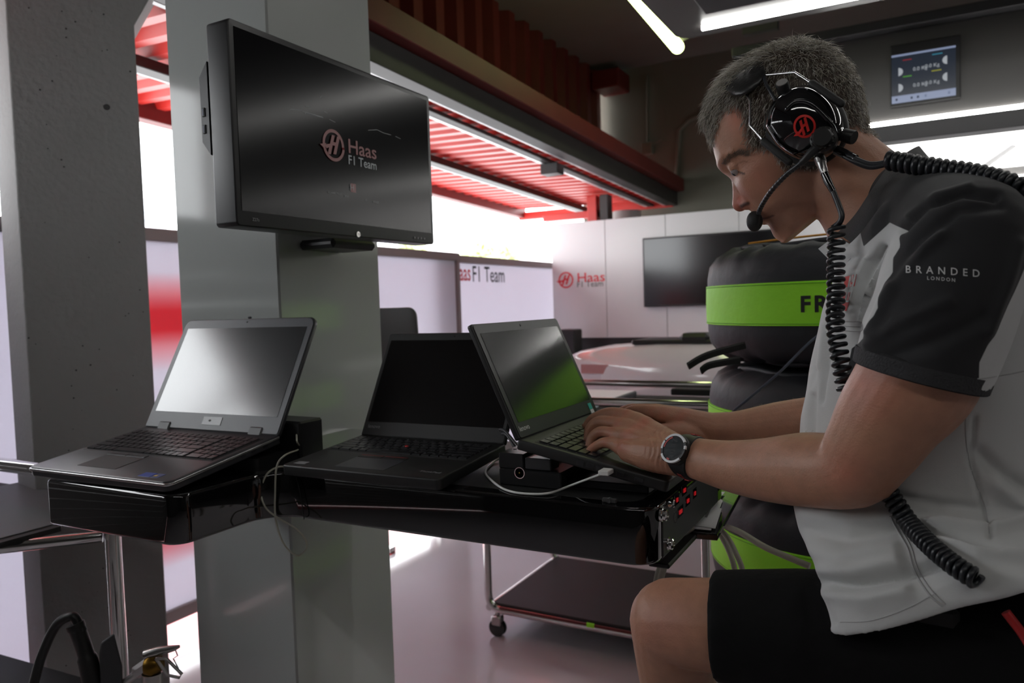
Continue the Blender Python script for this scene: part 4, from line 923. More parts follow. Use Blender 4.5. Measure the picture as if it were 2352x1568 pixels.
# ================================================================== tyres
def tyre_blanket(z0, label, k, R=0.352, h=0.286, letters=None):
    cx_, cy_ = TYC
    t = thing('tyre_in_blanket', label, 'tyre', (cx_, cy_, z0), 'stacked tyres in heating blankets')
    seg = 120; prof = []
    # outline from hub hole up round the tread
    half = [(0.15, 0.0), (0.24, 0.004), (0.295, 0.008), (0.328, 0.022), (0.346, 0.045), (R, 0.078)]
    body = half + [(R + 0.0, h / 2)] + [(r, h - z) for r, z in half[::-1]]
    b = MB(); rr = random.Random(k)
    ph = [rr.uniform(0, 6.28) for _ in range(6)]
    for (r, z) in body:
        edge = max(0, 1 - abs((R - r)) / 0.001) 
        amp = 0.0 if r > R - 0.004 else 0.0055 * min(1, (R - r) / 0.05)
        for i in range(seg):
            th = 2 * math.pi * i / seg
            w = amp * (math.sin(th * 23 + ph[0]) + 0.6 * math.sin(th * 37 + ph[1])) * (0.6 + 0.4 * math.sin(3 * th + ph[2]))
            b.v.append((cx_ + (r + w * 0.5) * math.cos(th), cy_ + (r + w * 0.5) * math.sin(th), z0 + z + w * (1 if z > h / 2 else -1)))
    n = len(body)
    for i in range(n - 1):
        for j in range(seg):
            b.f.append((i * seg + j, i * seg + (j + 1) % seg, (i + 1) * seg + (j + 1) % seg, (i + 1) * seg + j)); b.m.append(0)
    b.f.append(tuple(range(seg))[::-1]); b.m.append(0); b.f.append(tuple(range((n - 1) * seg, n * seg))); b.m.append(0)
    child(b.build('blanket', M_BLANKET, None, 80), t)
    # neon band
    b = MB(); b.lathe([(R - 0.002, -0.049), (R + 0.0035, -0.048), (R + 0.0045, 0), (R + 0.0035, 0.048), (R - 0.002, 0.049)], 96, 0, (cx_, cy_, z0 + h / 2)); band = child(b.build('neon_band', M_GREEN, None, 50), t)
    for s in (-0.044, 0.044):
        b = MB(); b.lathe([(R + 0.0036, s - 0.0008), (R + 0.0048, s), (R + 0.0036, s + 0.0008)], 96, 0, (cx_, cy_, z0 + h / 2)); child(b.build('band_stitching', mat('green_stitch', (0.1, 0.4, 0.01), 0.7), None, 50), t)
    # drawstring rims
    for z in (0.006, h - 0.006):
        b = MB(); P = [(cx_ + (0.27 + 0.006 * math.sin(9 * a + k)) * math.cos(a), cy_ + (0.27 + 0.006 * math.sin(9 * a + k)) * math.sin(a), z0 + z + 0.003 * math.sin(7 * a)) for a in [2 * math.pi * i / 72 for i in range(73)]]
        b.sweep(P, 0.0075, 8); child(b.build('drawstring_hem', M_BLANKET, None, 80), t)
    if letters:
        a0, txt, size = letters
        for ch in txt:
            vs, fs = text_mesh(ch, size, 0, 'LEFT', 1.05, 0.0015)
            b = MB(); b.add([(cx_ + (R + 0.0062) * math.cos(a0 + v.x / R), cy_ + (R + 0.0062) * math.sin(a0 + v.x / R), z0 + h / 2 - size * 0.36 + v.y) for v in vs], fs)
            child(b.build('letter', M_TEXTBLK), t); a0 += (max(v.x for v in vs) + 0.006) / R
    return t
q = at(1957, 695, d=1.9); TYC = (q.x, q.y)
HT = 0.302
zt = at(1957, 546, d=1.9).z
zs = [zt - HT * (i + 1) for i in range(4)]
fr = at(1836, 712, d=1.57)
a0 = math.atan2(fr.y - TYC[1], fr.x - TYC[0])
lbs = ['top tyre of the stack in a blanket with green FR band', 'second tyre down, its green band just above the forearm', 'third tyre down, its green band behind the hanging cables', 'lowest tyre of the stack under the thigh']
# locate FR on the band: intersect the ray with the cylinder
def cyl_hit(x, y, R):
    r = ray(x, y); ox, oy = -TYC[0], -TYC[1]; A = r.x ** 2 + r.y ** 2; B = 2 * (ox * r.x + oy * r.y); C = ox * ox + oy * oy - R * R
    t = (-B - math.sqrt(max(0, B * B - 4 * A * C))) / (2 * A); return CAM_P + r * t
h0 = cyl_hit(1837, 700, 0.358); a0 = math.atan2(h0.y - TYC[1], h0.x - TYC[0])
for i in range(4): tyre_blanket(zs[i], lbs[i], i, letters=(a0, 'FR', 0.048) if i == 0 else None)
b = MB(); b.lathe([(0.0001, 0), (0.26, 0), (0.26, 0.03), (0.0001, 0.03)], 40, 0, (TYC[0], TYC[1], zs[3] - 0.036)); 
for s in range(4):
    a = s * math.pi / 2 + 0.5; b.cyl((TYC[0] + 0.2 * math.cos(a), TYC[1] + 0.2 * math.sin(a), 0), (TYC[0] + 0.2 * math.cos(a), TYC[1] + 0.2 * math.sin(a), zs[3] - 0.038), 0.02, 10)
tag(b.build('tyre_stand', M_BLACKM), 'black round stand under the tyre stack', 'stand')
# orange strap over the top, loose tie ends and thermocouple lead
q0 = at(1700, 546, d=1.95); 
b = MB(); P = [(TYC[0] - 0.26 + 0.52 * i / 12, TYC[1] + 0.05, zt + 0.005 + 0.012 * math.sin(math.pi * i / 12)) for i in range(13)]
b.sweep(P, 0.012, 6, ell=(0.25, 1)); tag(b.build('orange_strap', mat('orange_web', (0.7, 0.3, 0.02), 0.6)), 'orange strap lying across the top tyre', 'strap')
for (lb, p0, p1, p2) in (('short black tie strap jutting left between the two upper tyres', (1712, 792), (1625, 816), (1580, 841)), ('stubby black tie end just under the jutting strap', (1700, 826), (1632, 838), (1610, 852))):
    b = MB(); b.sweep(smooth_pts([at(*p0, d=1.72), at(*p1, d=1.7), at(*p2, d=1.68)], 5), 0.0085, 6, ell=(1, 0.22)); tag(b.build('tie_strap', M_RUBBER), lb, 'strap')
cable('sensor_lead', 'thin blue-grey lead slanting across the tyre blankets', [at(1885, 765, d=1.50), at(1850, 795, d=1.50), at(1790, 855, d=1.505), at(1720, 915, d=1.52), at(1680, 950, d=1.53), at(1640, 1010, d=1.52)], 0.0028, mat('lead_blue_grey', (0.07, 0.085, 0.12), 0.35))

# ================================================================== white car body behind
car = thing('race_car', 'white glossy race car body behind the chrome trolley', 'car', (-0.6, 4.1, 0))
b = MB(); secs = []
tipx = at(1297, 830, a=4.05).x
for (x, w, zb, zt_) in ((0, 0.02, 0.93, 0.99), (0.03, 0.12, 0.84, 1.035), (0.12, 0.2, 0.78, 1.065), (0.3, 0.27, 0.74, 1.095), (0.6, 0.32, 0.72, 1.112), (1.0, 0.34, 0.7, 1.11), (1.5, 0.34, 0.68, 1.10), (2.3, 0.3, 0.66, 1.05), (3.0, 0.2, 0.66, 0.95)):
    ring = []
    for i in range(24):
        a = 2 * math.pi * i / 24; e = 0.7
        c_, s_ = math.cos(a), math.sin(a)
        ring.append((tipx + x, 4.1 + w * math.copysign(abs(c_) ** e, c_), (zb + zt_) / 2 + (zt_ - zb) / 2 * math.copysign(abs(s_) ** e, s_)))
    secs.append(ring)
k = 24
b.add([p for r in secs for p in r], [(i * k + j, i * k + (j + 1) % k, (i + 1) * k + (j + 1) % k, (i + 1) * k + j) for i in range(len(secs) - 1) for j in range(k)] + [tuple(range(k)), tuple(range((len(secs) - 1) * k, len(secs) * k))])
child(b.build('body', mat('car_white', (0.62, 0.6, 0.61), 0.12, coat=0.6), None, 60), car)
b = MB(); b.cbox(tipx + 0.45, tipx + 1.0, 3.95, 4.25, 1.10, 1.125, 0.008); child(b.build('cockpit_rim', M_BLACK), car)
q = at(1590, 780, a=4.0)
b = MB(); b.cbox(q.x - 0.06, q.x + 0.1, 3.95, 4.1, 1.1, 1.16, 0.02); child(b.build('mirror', M_BLACK), car)
b = MB(); b.cbox(tipx + 0.4, tipx + 0.5, 3.9, 4.3, 0.0, 0.75, 0.01); b.cbox(tipx + 2.2, tipx + 2.3, 3.9, 4.3, 0, 0.7, 0.01); child(b.build('car_stand', M_BLACKM), car)
q = at(1345, 830, a=3.9)
b = MB(); b.box(tipx + 0.2, tipx + 0.36, 3.828, 3.832, 0.95, 1.0); child(b.build('red_decal', mat('decal_pale_red', (0.5, 0.25, 0.25), 0.3)), car)
# dark pipe rack below the trolley rails, in front of the car
b = MB(); b.cbox(-2.45, -2.30, 5.2, 5.35, 0.0, 1.14, 0.01); tag(b.build('tool_stand', M_BLACKM), 'black upright stand at the foot of the corner wall', 'stand')
b = MB(); q = at(1590, 900, d=2.9); b.cbox(q.x - 0.08, q.x + 0.08, q.y - 0.02, q.y + 0.05, q.z - 0.012, q.z + 0.012, 0.004)
child(b.build('clamp', M_BLACK), tro)
# ================================================================== the seated man
A0 = 1.063                       # his mid plane (Y); he faces -X, his left side is towards -Y
def depth_of(P): return (Vector(P) - CAM_P).dot(CAM_R @ Vector((0, 0, -1)))
def limb(mb, L, seg=20, n=6, rc=5, ell=None):
    """limb through measured joints (x, y, plane Y, radius in photo pixels)"""
    P = [at(x, y, a=a) for x, y, a, r in L]; R = [r * depth_of(p) / FPX for p, (_, _, _, r) in zip(P, L)]
    return limb_w(mb, P, R, seg, n, rc)
def limb_w(mb, P, R, seg=20, n=6, rc=5):
    Q = smooth_pts(P, n); rr = [v[0] for v in smooth_pts([(r, 0, 0) for r in R], n)]
    mb.sweep(Q, rr, seg, round_cap=rc); return mb
def remesh(mb, name, voxel, it, fac=0.5):
    me = bpy.data.meshes.new(name); me.from_pydata([tuple(v) for v in mb.v], [], mb.f)
    bm = bmesh.new(); bm.from_mesh(me); bmesh.ops.recalc_face_normals(bm, faces=bm.faces); bm.to_mesh(me); bm.free()
    o = bpy.data.objects.new(name, me); COL.objects.link(o)
    r = o.modifiers.new('r', 'REMESH'); r.mode = 'VOXEL'; r.voxel_size = voxel
    s = o.modifiers.new('s', 'SMOOTH'); s.factor = fac; s.iterations = it
    dg = bpy.context.evaluated_depsgraph_get(); out = bpy.data.meshes.new_from_object(o.evaluated_get(dg))
    bpy.data.objects.remove(o); bpy.data.meshes.remove(me); out.name = name
    return out
def verts_np(me):
    v = np.empty(len(me.vertices) * 3, 'f'); me.vertices.foreach_get('co', v); return v.reshape(-1, 3).astype(float)
def norms_np(me):
    v = np.empty(len(me.vertices) * 3, 'f'); me.vertices.foreach_get('normal', v); return v.reshape(-1, 3).astype(float)
def near_px(V):
    """photo pixel of each vertex, the far half mirrored on to the near half"""
    W = V.copy(); far = W[:, 1] > A0; W[far, 1] = 2 * A0 - W[far, 1]; return to_px(W)
def poly_dist(P, L, closed=False):
    L = np.array(L, float); S = L if not closed else np.vstack([L, L[:1]])
    best = np.full(len(P), 1e9)
    for a, b in zip(S[:-1], S[1:]):
        d = b - a; t = np.clip(((P - a) @ d) / (d @ d + 1e-9), 0, 1); best = np.minimum(best, np.linalg.norm(P - (a + t[:, None] * d), axis=1))
    return best
def inside(P, L):
    L = np.array(L, float); r = np.zeros(len(P), bool); j = len(L) - 1
    for i in range(len(L)):
        c = ((L[i, 1] > P[:, 1]) != (L[j, 1] > P[:, 1])) & (P[:, 0] < (L[j, 0] - L[i, 0]) * (P[:, 1] - L[i, 1]) / (L[j, 1] - L[i, 1] + 1e-12) + L[i, 0]); r ^= c; j = i
    return r
def set_col(me, name, C):
    a = me.color_attributes.new(name, 'FLOAT_COLOR', 'POINT'); a.data.foreach_set('color', np.hstack([C, np.ones((len(C), 1))]).astype('f').ravel())
def set_float(me, name, F):
    a = me.attributes.new(name, 'FLOAT', 'POINT'); a.data.foreach_set('value', np.asarray(F, 'f'))
man = thing('person', 'man in white and charcoal polo shirt and black shorts typing on the laptop', 'person', (0.05, A0, 0.5))
# ---------------------------------------------------------------- head
TILT = math.radians(32)
UPH = np.array([-math.sin(TILT), math.cos(TILT)]); FWH = np.array([-math.cos(TILT), -math.sin(TILT)])
O2 = np.array([-0.155, 1.54])
def hp2(x, y, a=A0):
    q = at(x, y, a=a); d = np.array([q.x, q.z]) - O2; return np.array([d @ FWH, d @ UPH])
def h2w(p, yy, q): 
    n, z = O2 + FWH * p + UPH * q; return Vector((n, A0 + yy, z))
front = [hp2(*p) for p in ((1690, 172), (1662, 205), (1641, 240), (1628, 280), (1636, 318), (1640, 335), (1646, 365), (1653, 386), (1660, 397), (1675, 408), (1690, 425), (1703, 450), (1716, 474), (1727, 488), (1738, 498), (1748, 507), (1757, 512), (1768, 519), (1774, 530), (1782, 541), (1794, 551))]
backp = [hp2(*p) for p in ((1700, 168), (1740, 152), (1790, 122), (1850, 104), (1912, 120), (1950, 152), (1976, 197), (1988, 250), (1994, 295), (1985, 345), (1965, 395), (1935, 440), (1900, 480), (1865, 522), (1835, 541), (1815, 549))]
fq = np.array(front); bq = np.array(backp)
qmax = max(fq[:, 1].max(), bq[:, 1].max()) + 0.001; qmin = min(fq[-1, 1], bq[-1, 1])
def curve(C):
    o = np.argsort(C[:, 1]); return C[o, 1], C[o, 0]
fqs, fps = curve(fq); bqs, bps = curve(bq)
NR, NS = 90, 96
T_ = np.array([0, .05, .12, .2, .3, .42, .52, .62, .75, .85, .93, .975, 1.0]); W_ = np.array([.016, .030, .041, .051, .059, .066, .070, .0735, .0755, .069, .052, .034, .008])
hv = []; 
eye_q = hp2(1700, 389)[1]; brow_q = hp2(1690, 372)[1]; mouth_q = hp2(1752, 500)[1]; cheek_q = hp2(1728, 430)[1]
for i in range(NR):
    t = i / (NR - 1); t = 0.5 - 0.5 * math.cos(math.pi * t); q = qmin + (qmax - qmin) * t
    pf = np.interp(q, fqs, fps); pb = np.interp(q, bqs, bps); w = np.interp(t, T_, W_)
    pc = pf * 0.42 + pb * 0.58
    for k in range(NS):
        th = 2 * math.pi * k / NS; c, s = math.cos(th), math.sin(th)
        e = 0.86 if c > 0 else 0.95
        p = pc + (pf - pc if c > 0 else pc - pb) * math.copysign(abs(c) ** e, c); y = w * math.copysign(abs(s) ** 0.9, s)
        if c > 0:
            G = lambda y0, q0, sy, sq: math.exp(-((abs(y) - y0) / sy) ** 2 - ((q - q0) / sq) ** 2)
            dsp = -0.0075 * G(0.031, eye_q - 0.002, 0.015, 0.011) + 0.003 * G(0.028, brow_q + 0.004, 0.02, 0.007) + 0.004 * G(0.047, cheek_q, 0.016, 0.018)
            dsp += -0.003 * G(0.026, mouth_q + 0.02, 0.007, 0.014) + 0.003 * G(0.0, qmin + 0.012, 0.014, 0.012)
            p += dsp * (0.35 + 0.65 * c); y += math.copysign(dsp * 0.5 * abs(s), y) if abs(y) > 1e-5 else 0
        hv.append(h2w(p, y, q))
body = MB()
body.add(hv, [(i * NS + k, i * NS + (k + 1) % NS, (i + 1) * NS + (k + 1) % NS, (i + 1) * NS + k) for i in range(NR - 1) for k in range(NS)] + [tuple(range(NS))[::-1], tuple(range((NR - 1) * NS, NR * NS))])
# nose, lids, lips
limb(body, [(1690, 402, A0, 11), (1695, 425, A0, 13), (1699, 450, A0, 16), (1700, 468, A0, 18)], 18, 5, 5)
for s in (-1, 1):
    limb(body, [(1707, 462, A0 + s * 0.009, 13), (1714, 470, A0 + s * 0.013, 13)], 14, 3, 4)
    ec = h2w(hp2(1707, 386)[0], s * 0.031, hp2(1707, 386)[1]); body.ball(ec, 0.0138, 20, 14)
    lid = [h2w(hp2(x, y)[0], s * yy, hp2(x, y)[1]) for x, y, yy in ((1689, 384, 0.018), (1686, 378, 0.027), (1691, 372, 0.037), (1703, 371, 0.045))]
    body.sweep(smooth_pts(lid, 4), 0.0035, 8, round_cap=3)
    bl = [h2w(hp2(x, y)[0], s * yy, hp2(x, y)[1]) for x, y, yy in ((1668, 384, 0.012), (1672, 371, 0.026), (1684, 363, 0.040), (1702, 362, 0.05))]
    body.sweep(smooth_pts(bl, 4), 0.0055, 10, round_cap=3)
    body.ball(h2w(-0.012, s * 0.074, -0.018), (0.012, 0.009, 0.026), 12, 8)      # ears, under the ear cups
for (x, y, r) in ((1741, 498, 8.5), (1754, 509, 8.5)):
    pm = hp2(x, y)
    body.sweep([h2w(pm[0] - 0.010 * (abs(u) / 0.024) ** 2, u, pm[1]) for u in np.linspace(-0.024, 0.024, 11)], [r * 0.00058 * (1 - 0.55 * abs(u) / 0.024) for u in np.linspace(-0.024, 0.024, 11)], 10, round_cap=3)
# neck
limb(body, [(1885, 345, A0, 92), (1945, 408, A0, 103), (1990, 455, A0, 112), (2040, 520, A0, 128)], 28)
# arms
SHL = [(2210, 600, 0.90, 92), (2150, 740, 0.87, 118), (2108, 862, 0.868, 130), (2044, 952, 0.87, 115), (1996, 1030, 0.875, 100), (1952, 1078, 0.885, 88), (1850, 1078, 0.925, 85), (1760, 1078, 0.962, 72), (1680, 1070, 0.995, 59), (1615, 1056, 1.02, 49), (1572, 1045, 1.038, 45)]
limb(body, SHL, 26, 6)
limb(body, [(1985, 1095, 0.885, 68), (1965, 1118, 0.89, 50), (1930, 1122, 0.90, 40)], 18)
SHR = [(0.03, 1.245, 1.39), (0.0, 1.27, 1.28)]
P = [Vector(v) for v in SHR] + [at(1985, 985, a=1.285), at(1900, 972, a=1.275), at(1800, 975, a=1.26), at(1700, 985, a=1.24), at(1640, 985, a=1.23)]
limb_w(body, P, [0.062, 0.056, 0.045, 0.044, 0.038, 0.030, 0.027], 22)
# hands: metacarpals, fingers, thumbs (x, y, plane, px radius)
WL = (1568, 1046, 1.04, 42)
left = {'index': [(1464, 968, 1.118, 22), (1428, 952, 1.132, 18), (1396, 950, 1.142, 17), (1362, 962, 1.142, 14), (1347, 978, 1.138, 11.5)],
        'middle': [(1449, 983, 1.103, 22), (1412, 972, 1.115, 18), (1376, 969, 1.122, 17), (1355, 986, 1.12, 14.5), (1350, 1007, 1.116, 11.5)],
        'ring': [(1434, 1001, 1.085, 21), (1402, 994, 1.092, 17), (1378, 992, 1.097, 16), (1359, 1006, 1.095, 14), (1354, 1023, 1.09, 11.5)],
        'little': [(1428, 1028, 1.066, 20), (1405, 1019, 1.07, 16), (1385, 1017, 1.073, 14.5), (1362, 1029, 1.07, 12.5), (1350, 1040, 1.068, 10.5)]}
for L in left.values():
    L[1:] = [(x, y, a, r * 0.86) for x, y, a, r in L[1:]]
    limb(body, [WL, ((WL[0] + L[0][0]) / 2 + 6, (WL[1] + L[0][1]) / 2 + 2, (WL[2] + L[0][2]) / 2, 30), L[0]], 16)
    limb(body, L, 14, 6, 5)
limb(body, [(1560, 1052, 1.04, 42), (1500, 1046, 1.045, 38), (1445, 1036, 1.055, 27)], 16)
limb(body, [(1545, 1040, 1.07, 30), (1490, 1035, 1.12, 22), (1440, 1022, 1.15, 17), (1400, 1020, 1.165, 13)], 14)
WR = (1640, 985, 1.23, 37)
right = {'index': [(1514, 950, 1.208, 20), (1480, 944, 1.215, 17), (1449, 944, 1.222, 15), (1422, 962, 1.222, 13), (1408, 982, 1.22, 11)],
         'middle': [(1506, 947, 1.23, 21), (1470, 941, 1.24, 17), (1442, 941, 1.246, 15), (1412, 955, 1.25, 13), (1398, 975, 1.25, 11)],
         'ring': [(1512, 948, 1.25, 20), (1480, 942, 1.262, 16), (1454, 943, 1.27, 14), (1428, 957, 1.275, 12.5), (1418, 972, 1.275, 10.5)],
         'little': [(1526, 952, 1.268, 18), (1500, 946, 1.282, 14), (1476, 948, 1.29, 12.5), (1456, 958, 1.292, 11), (1446, 970, 1.292, 10)]}
for L in right.values():
    L[1:] = [(x, y, a, r * 0.86) for x, y, a, r in L[1:]]
    limb(body, [WR, ((WR[0] + L[0][0]) / 2, (WR[1] + L[0][1]) / 2 - 2, (WR[2] + L[0][2]) / 2, 28), L[0]], 16)
    limb(body, L, 14, 6, 5)
limb(body, [(1615, 1000, 1.222, 28), (1555, 992, 1.195, 22), (1500, 990, 1.18, 16), (1455, 995, 1.175, 13)], 14)
# trunk core and legs
limb_w(body, [(-0.005, A0, 1.40), (0.02, A0, 1.2), (0.03, A0, 1.0), (0.05, A0, 0.93)], [0.09, 0.10, 0.10, 0.1], 20)
limb_w(body, [(0.03, 0.90, 1.37), (0.0, A0, 1.38), (0.03, 1.225, 1.37)], [0.04, 0.06, 0.04], 16)
LEGL = [(2330, 1500, 0.94, 165), (1900, 1455, 0.92, 128), (1660, 1436, 0.90, 106), (1545, 1428, 0.905, 98)]
limb(body, LEGL, 26)
kn = at(1545, 1428, a=0.905)
limb_w(body, [kn, at(1548, 1500, a=0.925), at(1560, 1580, a=0.95), at(1600, 1700, a=0.98), Vector((-0.20, 1.0, 0.49))], [98 * depth_of(kn) / FPX, 0.050, 0.049, 0.052, 0.038], 24)
limb_w(body, [(0.06, 1.17, 0.90), (0.0, 1.19, 0.72), (-0.05, 1.2, 0.50), (-0.02, 1.2, 0.30), (0.0, 1.2, 0.09)], [0.085, 0.075, 0.056, 0.052, 0.036], 20)
bme = remesh(body, 'body', 0.002, 5)
V = verts_np(bme); PX = near_px(V); NB_ = norms_np(bme)
rn = np.random.default_rng(5)
hsel = ((V[:, 0] < -0.24) & (V[:, 1] < 1.17) & (V[:, 2] < 1.22) & (V[:, 2] > 1.05)).astype(float) * np.clip(((np.array(CAM_P) - V) * NB_).sum(1) / 1.2 + 0.4, 0, 1)
rel = np.zeros(len(V))
for L in left.values():
    x, y = L[0][:2]; d = poly_dist(PX, [(x + 6, y - 10), ((x + 1560) / 2, (y + 1036) / 2 - 6), (1545, 1030)]); rel += np.exp(-(d / 6.0) ** 2) * 0.0011
    rel += np.exp(-(np.linalg.norm(PX - np.array([x + 2, y - 8]), axis=1) / 13) ** 2) * 0.0022
    x, y = L[2][:2]; rel += np.exp(-(np.linalg.norm(PX - np.array([x, y - 4]), axis=1) / 9) ** 2) * 0.0012
ks = [v[0] for v in left.values()]
for p, q in zip(ks[:-1], ks[1:]):
    m_ = ((p[0] + q[0]) / 2 - 16, (p[1] + q[1]) / 2 - 6); d = poly_dist(PX, [m_, (m_[0] + 34, m_[1] + 4)]); rel -= np.exp(-(d / 5.0) ** 2) * 0.0022
rel += 0.0005 * np.sin(PX[:, 0] * 0.55 + 2.0 * np.sin(PX[:, 1] * 0.09)) * np.exp(-(np.abs(PX[:, 0] - 1515) / 30) ** 2)
V = V + NB_ * (rel * hsel)[:, None]
bme.vertices.foreach_set('co', V.astype('f').ravel()); bme.update()
# skin zones
base = np.array(srgb(176, 128, 104)); C = np.tile(base, (len(V), 1))
def zone(poly_c, rad, col, k):
    global C
    d = np.linalg.norm((PX - np.array(poly_c)) / np.array(rad), axis=1); w = np.clip(1 - d, 0, 1) ** 1.2 * k
    C = C * (1 - w[:, None]) + np.array(col) * w[:, None]
RED = srgb(190, 105, 88); PALE = srgb(190, 150, 130); STUB = srgb(120, 92, 80)
left_half = V[:, 1] < A0 + 0.2
zone((1985, 880), (130, 120), RED, 0.55); zone((1940, 1080), (90, 80), RED, 0.4); zone((1695, 465), (40, 50), srgb(185, 90, 80), 0.65)
zone((1745, 400), (60, 70), RED, 0.3); zone((1690, 270), (40, 60), srgb(200, 100, 70), 0.45)
zone((1800, 500), (90, 60), STUB, 0.45); zone((1860, 440), (90, 80), STUB, 0.25)
for L in list(left.values()):
    zone(L[0][:2], (26, 22), RED, 0.5); zone(L[2][:2], (20, 18), RED, 0.45); zone(L[4][:2], (16, 16), RED, 0.35)
zone((1748, 503), (20, 9), srgb(140, 75, 70), 0.8)
zone((1520, 1440), (110, 110), srgb(186, 126, 112), 0.5)
# eyebrow hair tone; shade of nostril, mouth line and lid crease painted in
isface = (V[:, 2] > 1.4)
eb = poly_dist(PX, [(1664, 373), (1676, 362), (1690, 355), (1704, 352), (1716, 356)]); w = np.clip(1 - eb / 8, 0, 1) * 0.4 * isface
C = C * (1 - w[:, None]) + np.array(srgb(70, 58, 50)) * w[:, None]
no = poly_dist(PX, [(1703, 474), (1711, 469), (1718, 467)]); w = np.clip(1.6 - no / 4.0, 0, 1) * isface * 0.9
C = C * (1 - w[:, None]) + np.array(srgb(45, 22, 20)) * w[:, None]
mo = poly_dist(PX, [(1746, 503), (1760, 501), (1776, 495)]); w = np.clip(1.5 - mo / 2.2, 0, 1) * isface * 0.7
C = C * (1 - w[:, None]) + np.array(srgb(70, 38, 34)) * w[:, None]
lash = poly_dist(PX, [(1684, 391), (1692, 394), (1700, 396), (1709, 399)]); w = np.clip(1.5 - lash / 2.2, 0, 1) * isface * 0.85
C = C * (1 - w[:, None]) + np.array(srgb(48, 32, 28)) * w[:, None]
crease = poly_dist(PX, [(1690, 381), (1698, 374), (1708, 370), (1716, 372)]); w = np.clip(1.4 - crease / 2.0, 0, 1) * isface * 0.35
C = C * (1 - w[:, None]) + np.array(srgb(80, 48, 40)) * w[:, None]
# scalp tone under the hair
HAIRP = [(1560, 336), (1641, 334), (1648, 300), (1664, 262), (1684, 252), (1697, 268), (1704, 300), (1712, 336), (1742, 352), (1770, 345), (1800, 400), (1880, 400), (1938, 305), (1965, 300), (2020, 318), (2080, 290), (2080, 40), (1560, 40)]
hin = inside(PX, HAIRP) & (V[:, 2] > 1.48)
hd_ = poly_dist(PX, HAIRP, True); w = np.where(hin, np.clip(hd_ / 14, 0, 1), 0) * 0.92
C = C * (1 - w[:, None]) + np.array(srgb(52, 46, 40)) * w[:, None]
set_col(bme, 'tint', C)
def skin_mat():
    m = bpy.data.materials.new('skin'); m.use_nodes = True; nt = m.node_tree; L = nt.links; b = nt.nodes['Principled BSDF']
    at_ = nt.nodes.new('ShaderNodeAttribute'); at_.attribute_name = 'tint'
    tc = nt.nodes.new('ShaderNodeTexCoord'); nz = nt.nodes.new('ShaderNodeTexNoise'); nz.inputs['Scale'].default_value = 55; nz.inputs['Detail'].default_value = 5; L.new(tc.outputs['Object'], nz.inputs[0])
    hs = nt.nodes.new('ShaderNodeHueSaturation'); mr = nt.nodes.new('ShaderNodeMapRange'); mr.inputs['To Min'].default_value = 0.8; mr.inputs['To Max'].default_value = 1.2
    L.new(nz.outputs['Fac'], mr.inputs[0]); L.new(mr.outputs[0], hs.inputs['Value']); L.new(at_.outputs['Color'], hs.inputs['Color']); L.new(hs.outputs[0], b.inputs['Base Color'])
    n2 = nt.nodes.new('ShaderNodeTexNoise'); n2.inputs['Scale'].default_value = 420; n2.inputs['Detail'].default_value = 3; L.new(tc.outputs['Object'], n2.inputs[0])
    bp = nt.nodes.new('ShaderNodeBump'); bp.inputs['Strength'].default_value = 0.22; bp.inputs['Distance'].default_value = 0.002; L.new(n2.outputs['Fac'], bp.inputs['Height']); L.new(bp.outputs[0], b.inputs['Normal'])
    b.inputs['Roughness'].default_value = 0.46; b.inputs['Specular IOR Level'].default_value = 0.45
    b.inputs['Subsurface Weight'].default_value = 0.12; b.inputs['Subsurface Radius'].default_value = (0.01, 0.004, 0.002); b.inputs['Subsurface Scale'].default_value = 0.6
    return m
bme.materials.clear(); bme.materials.append(skin_mat()); shade(bme, 180)
body_o = link('body', bme); child(body_o, man)
# eyes
M_EYE = mat('eye_white', (0.3, 0.26, 0.25), 0.2); M_IRIS = mat('eye_iris', (0.03, 0.035, 0.04), 0.1)
for s in (-1, 1):
    pm = hp2(1707, 386); ec = h2w(pm[0] + 0.0016, s * 0.0314, pm[1] - 0.0026)
    b = MB(); b.ball(ec, 0.0117, 20, 14); e = child(b.build('eye', M_EYE, None, 80), man)
    g = Vector((FWH[0], 0.0, FWH[1])) * 0.9 + Vector((-UPH[0], 0, -UPH[1])) * 0.42 + Vector((0, s * 0.12, 0)); g.normalize()
    b = MB(); b.ball(ec + g * 0.0078, 0.0050, 14, 10); child(b.build('iris', M_IRIS, None, 80), man)
# fingernails
M_NAIL = mat('fingernail', srgb(205, 160, 145), 0.25)
for L in list(left.values()) + list(right.values()):
    q = at(L[4][0], L[4][1], a=L[4][2]); q0 = at(L[3][0], L[3][1], a=L[3][2]); t = (q - q0).normalized(); r = L[4][3] * depth_of(q) / FPX
    u = Vector((-0.6, 0, 0.8)); u = (u - t * u.dot(t)).normalized(); w = t.cross(u)
    b = MB(); b.ball((0, 0, 0), (1, 1, 1), 10, 6); b.v = [tuple(q + t * (0.1 * r + v[0] * r * 0.7) + w * v[1] * r * 0.6 + u * (r * 0.78 + v[2] * r * 0.2)) for v in b.v]; child(b.build('fingernail', M_NAIL, None, 80), man)
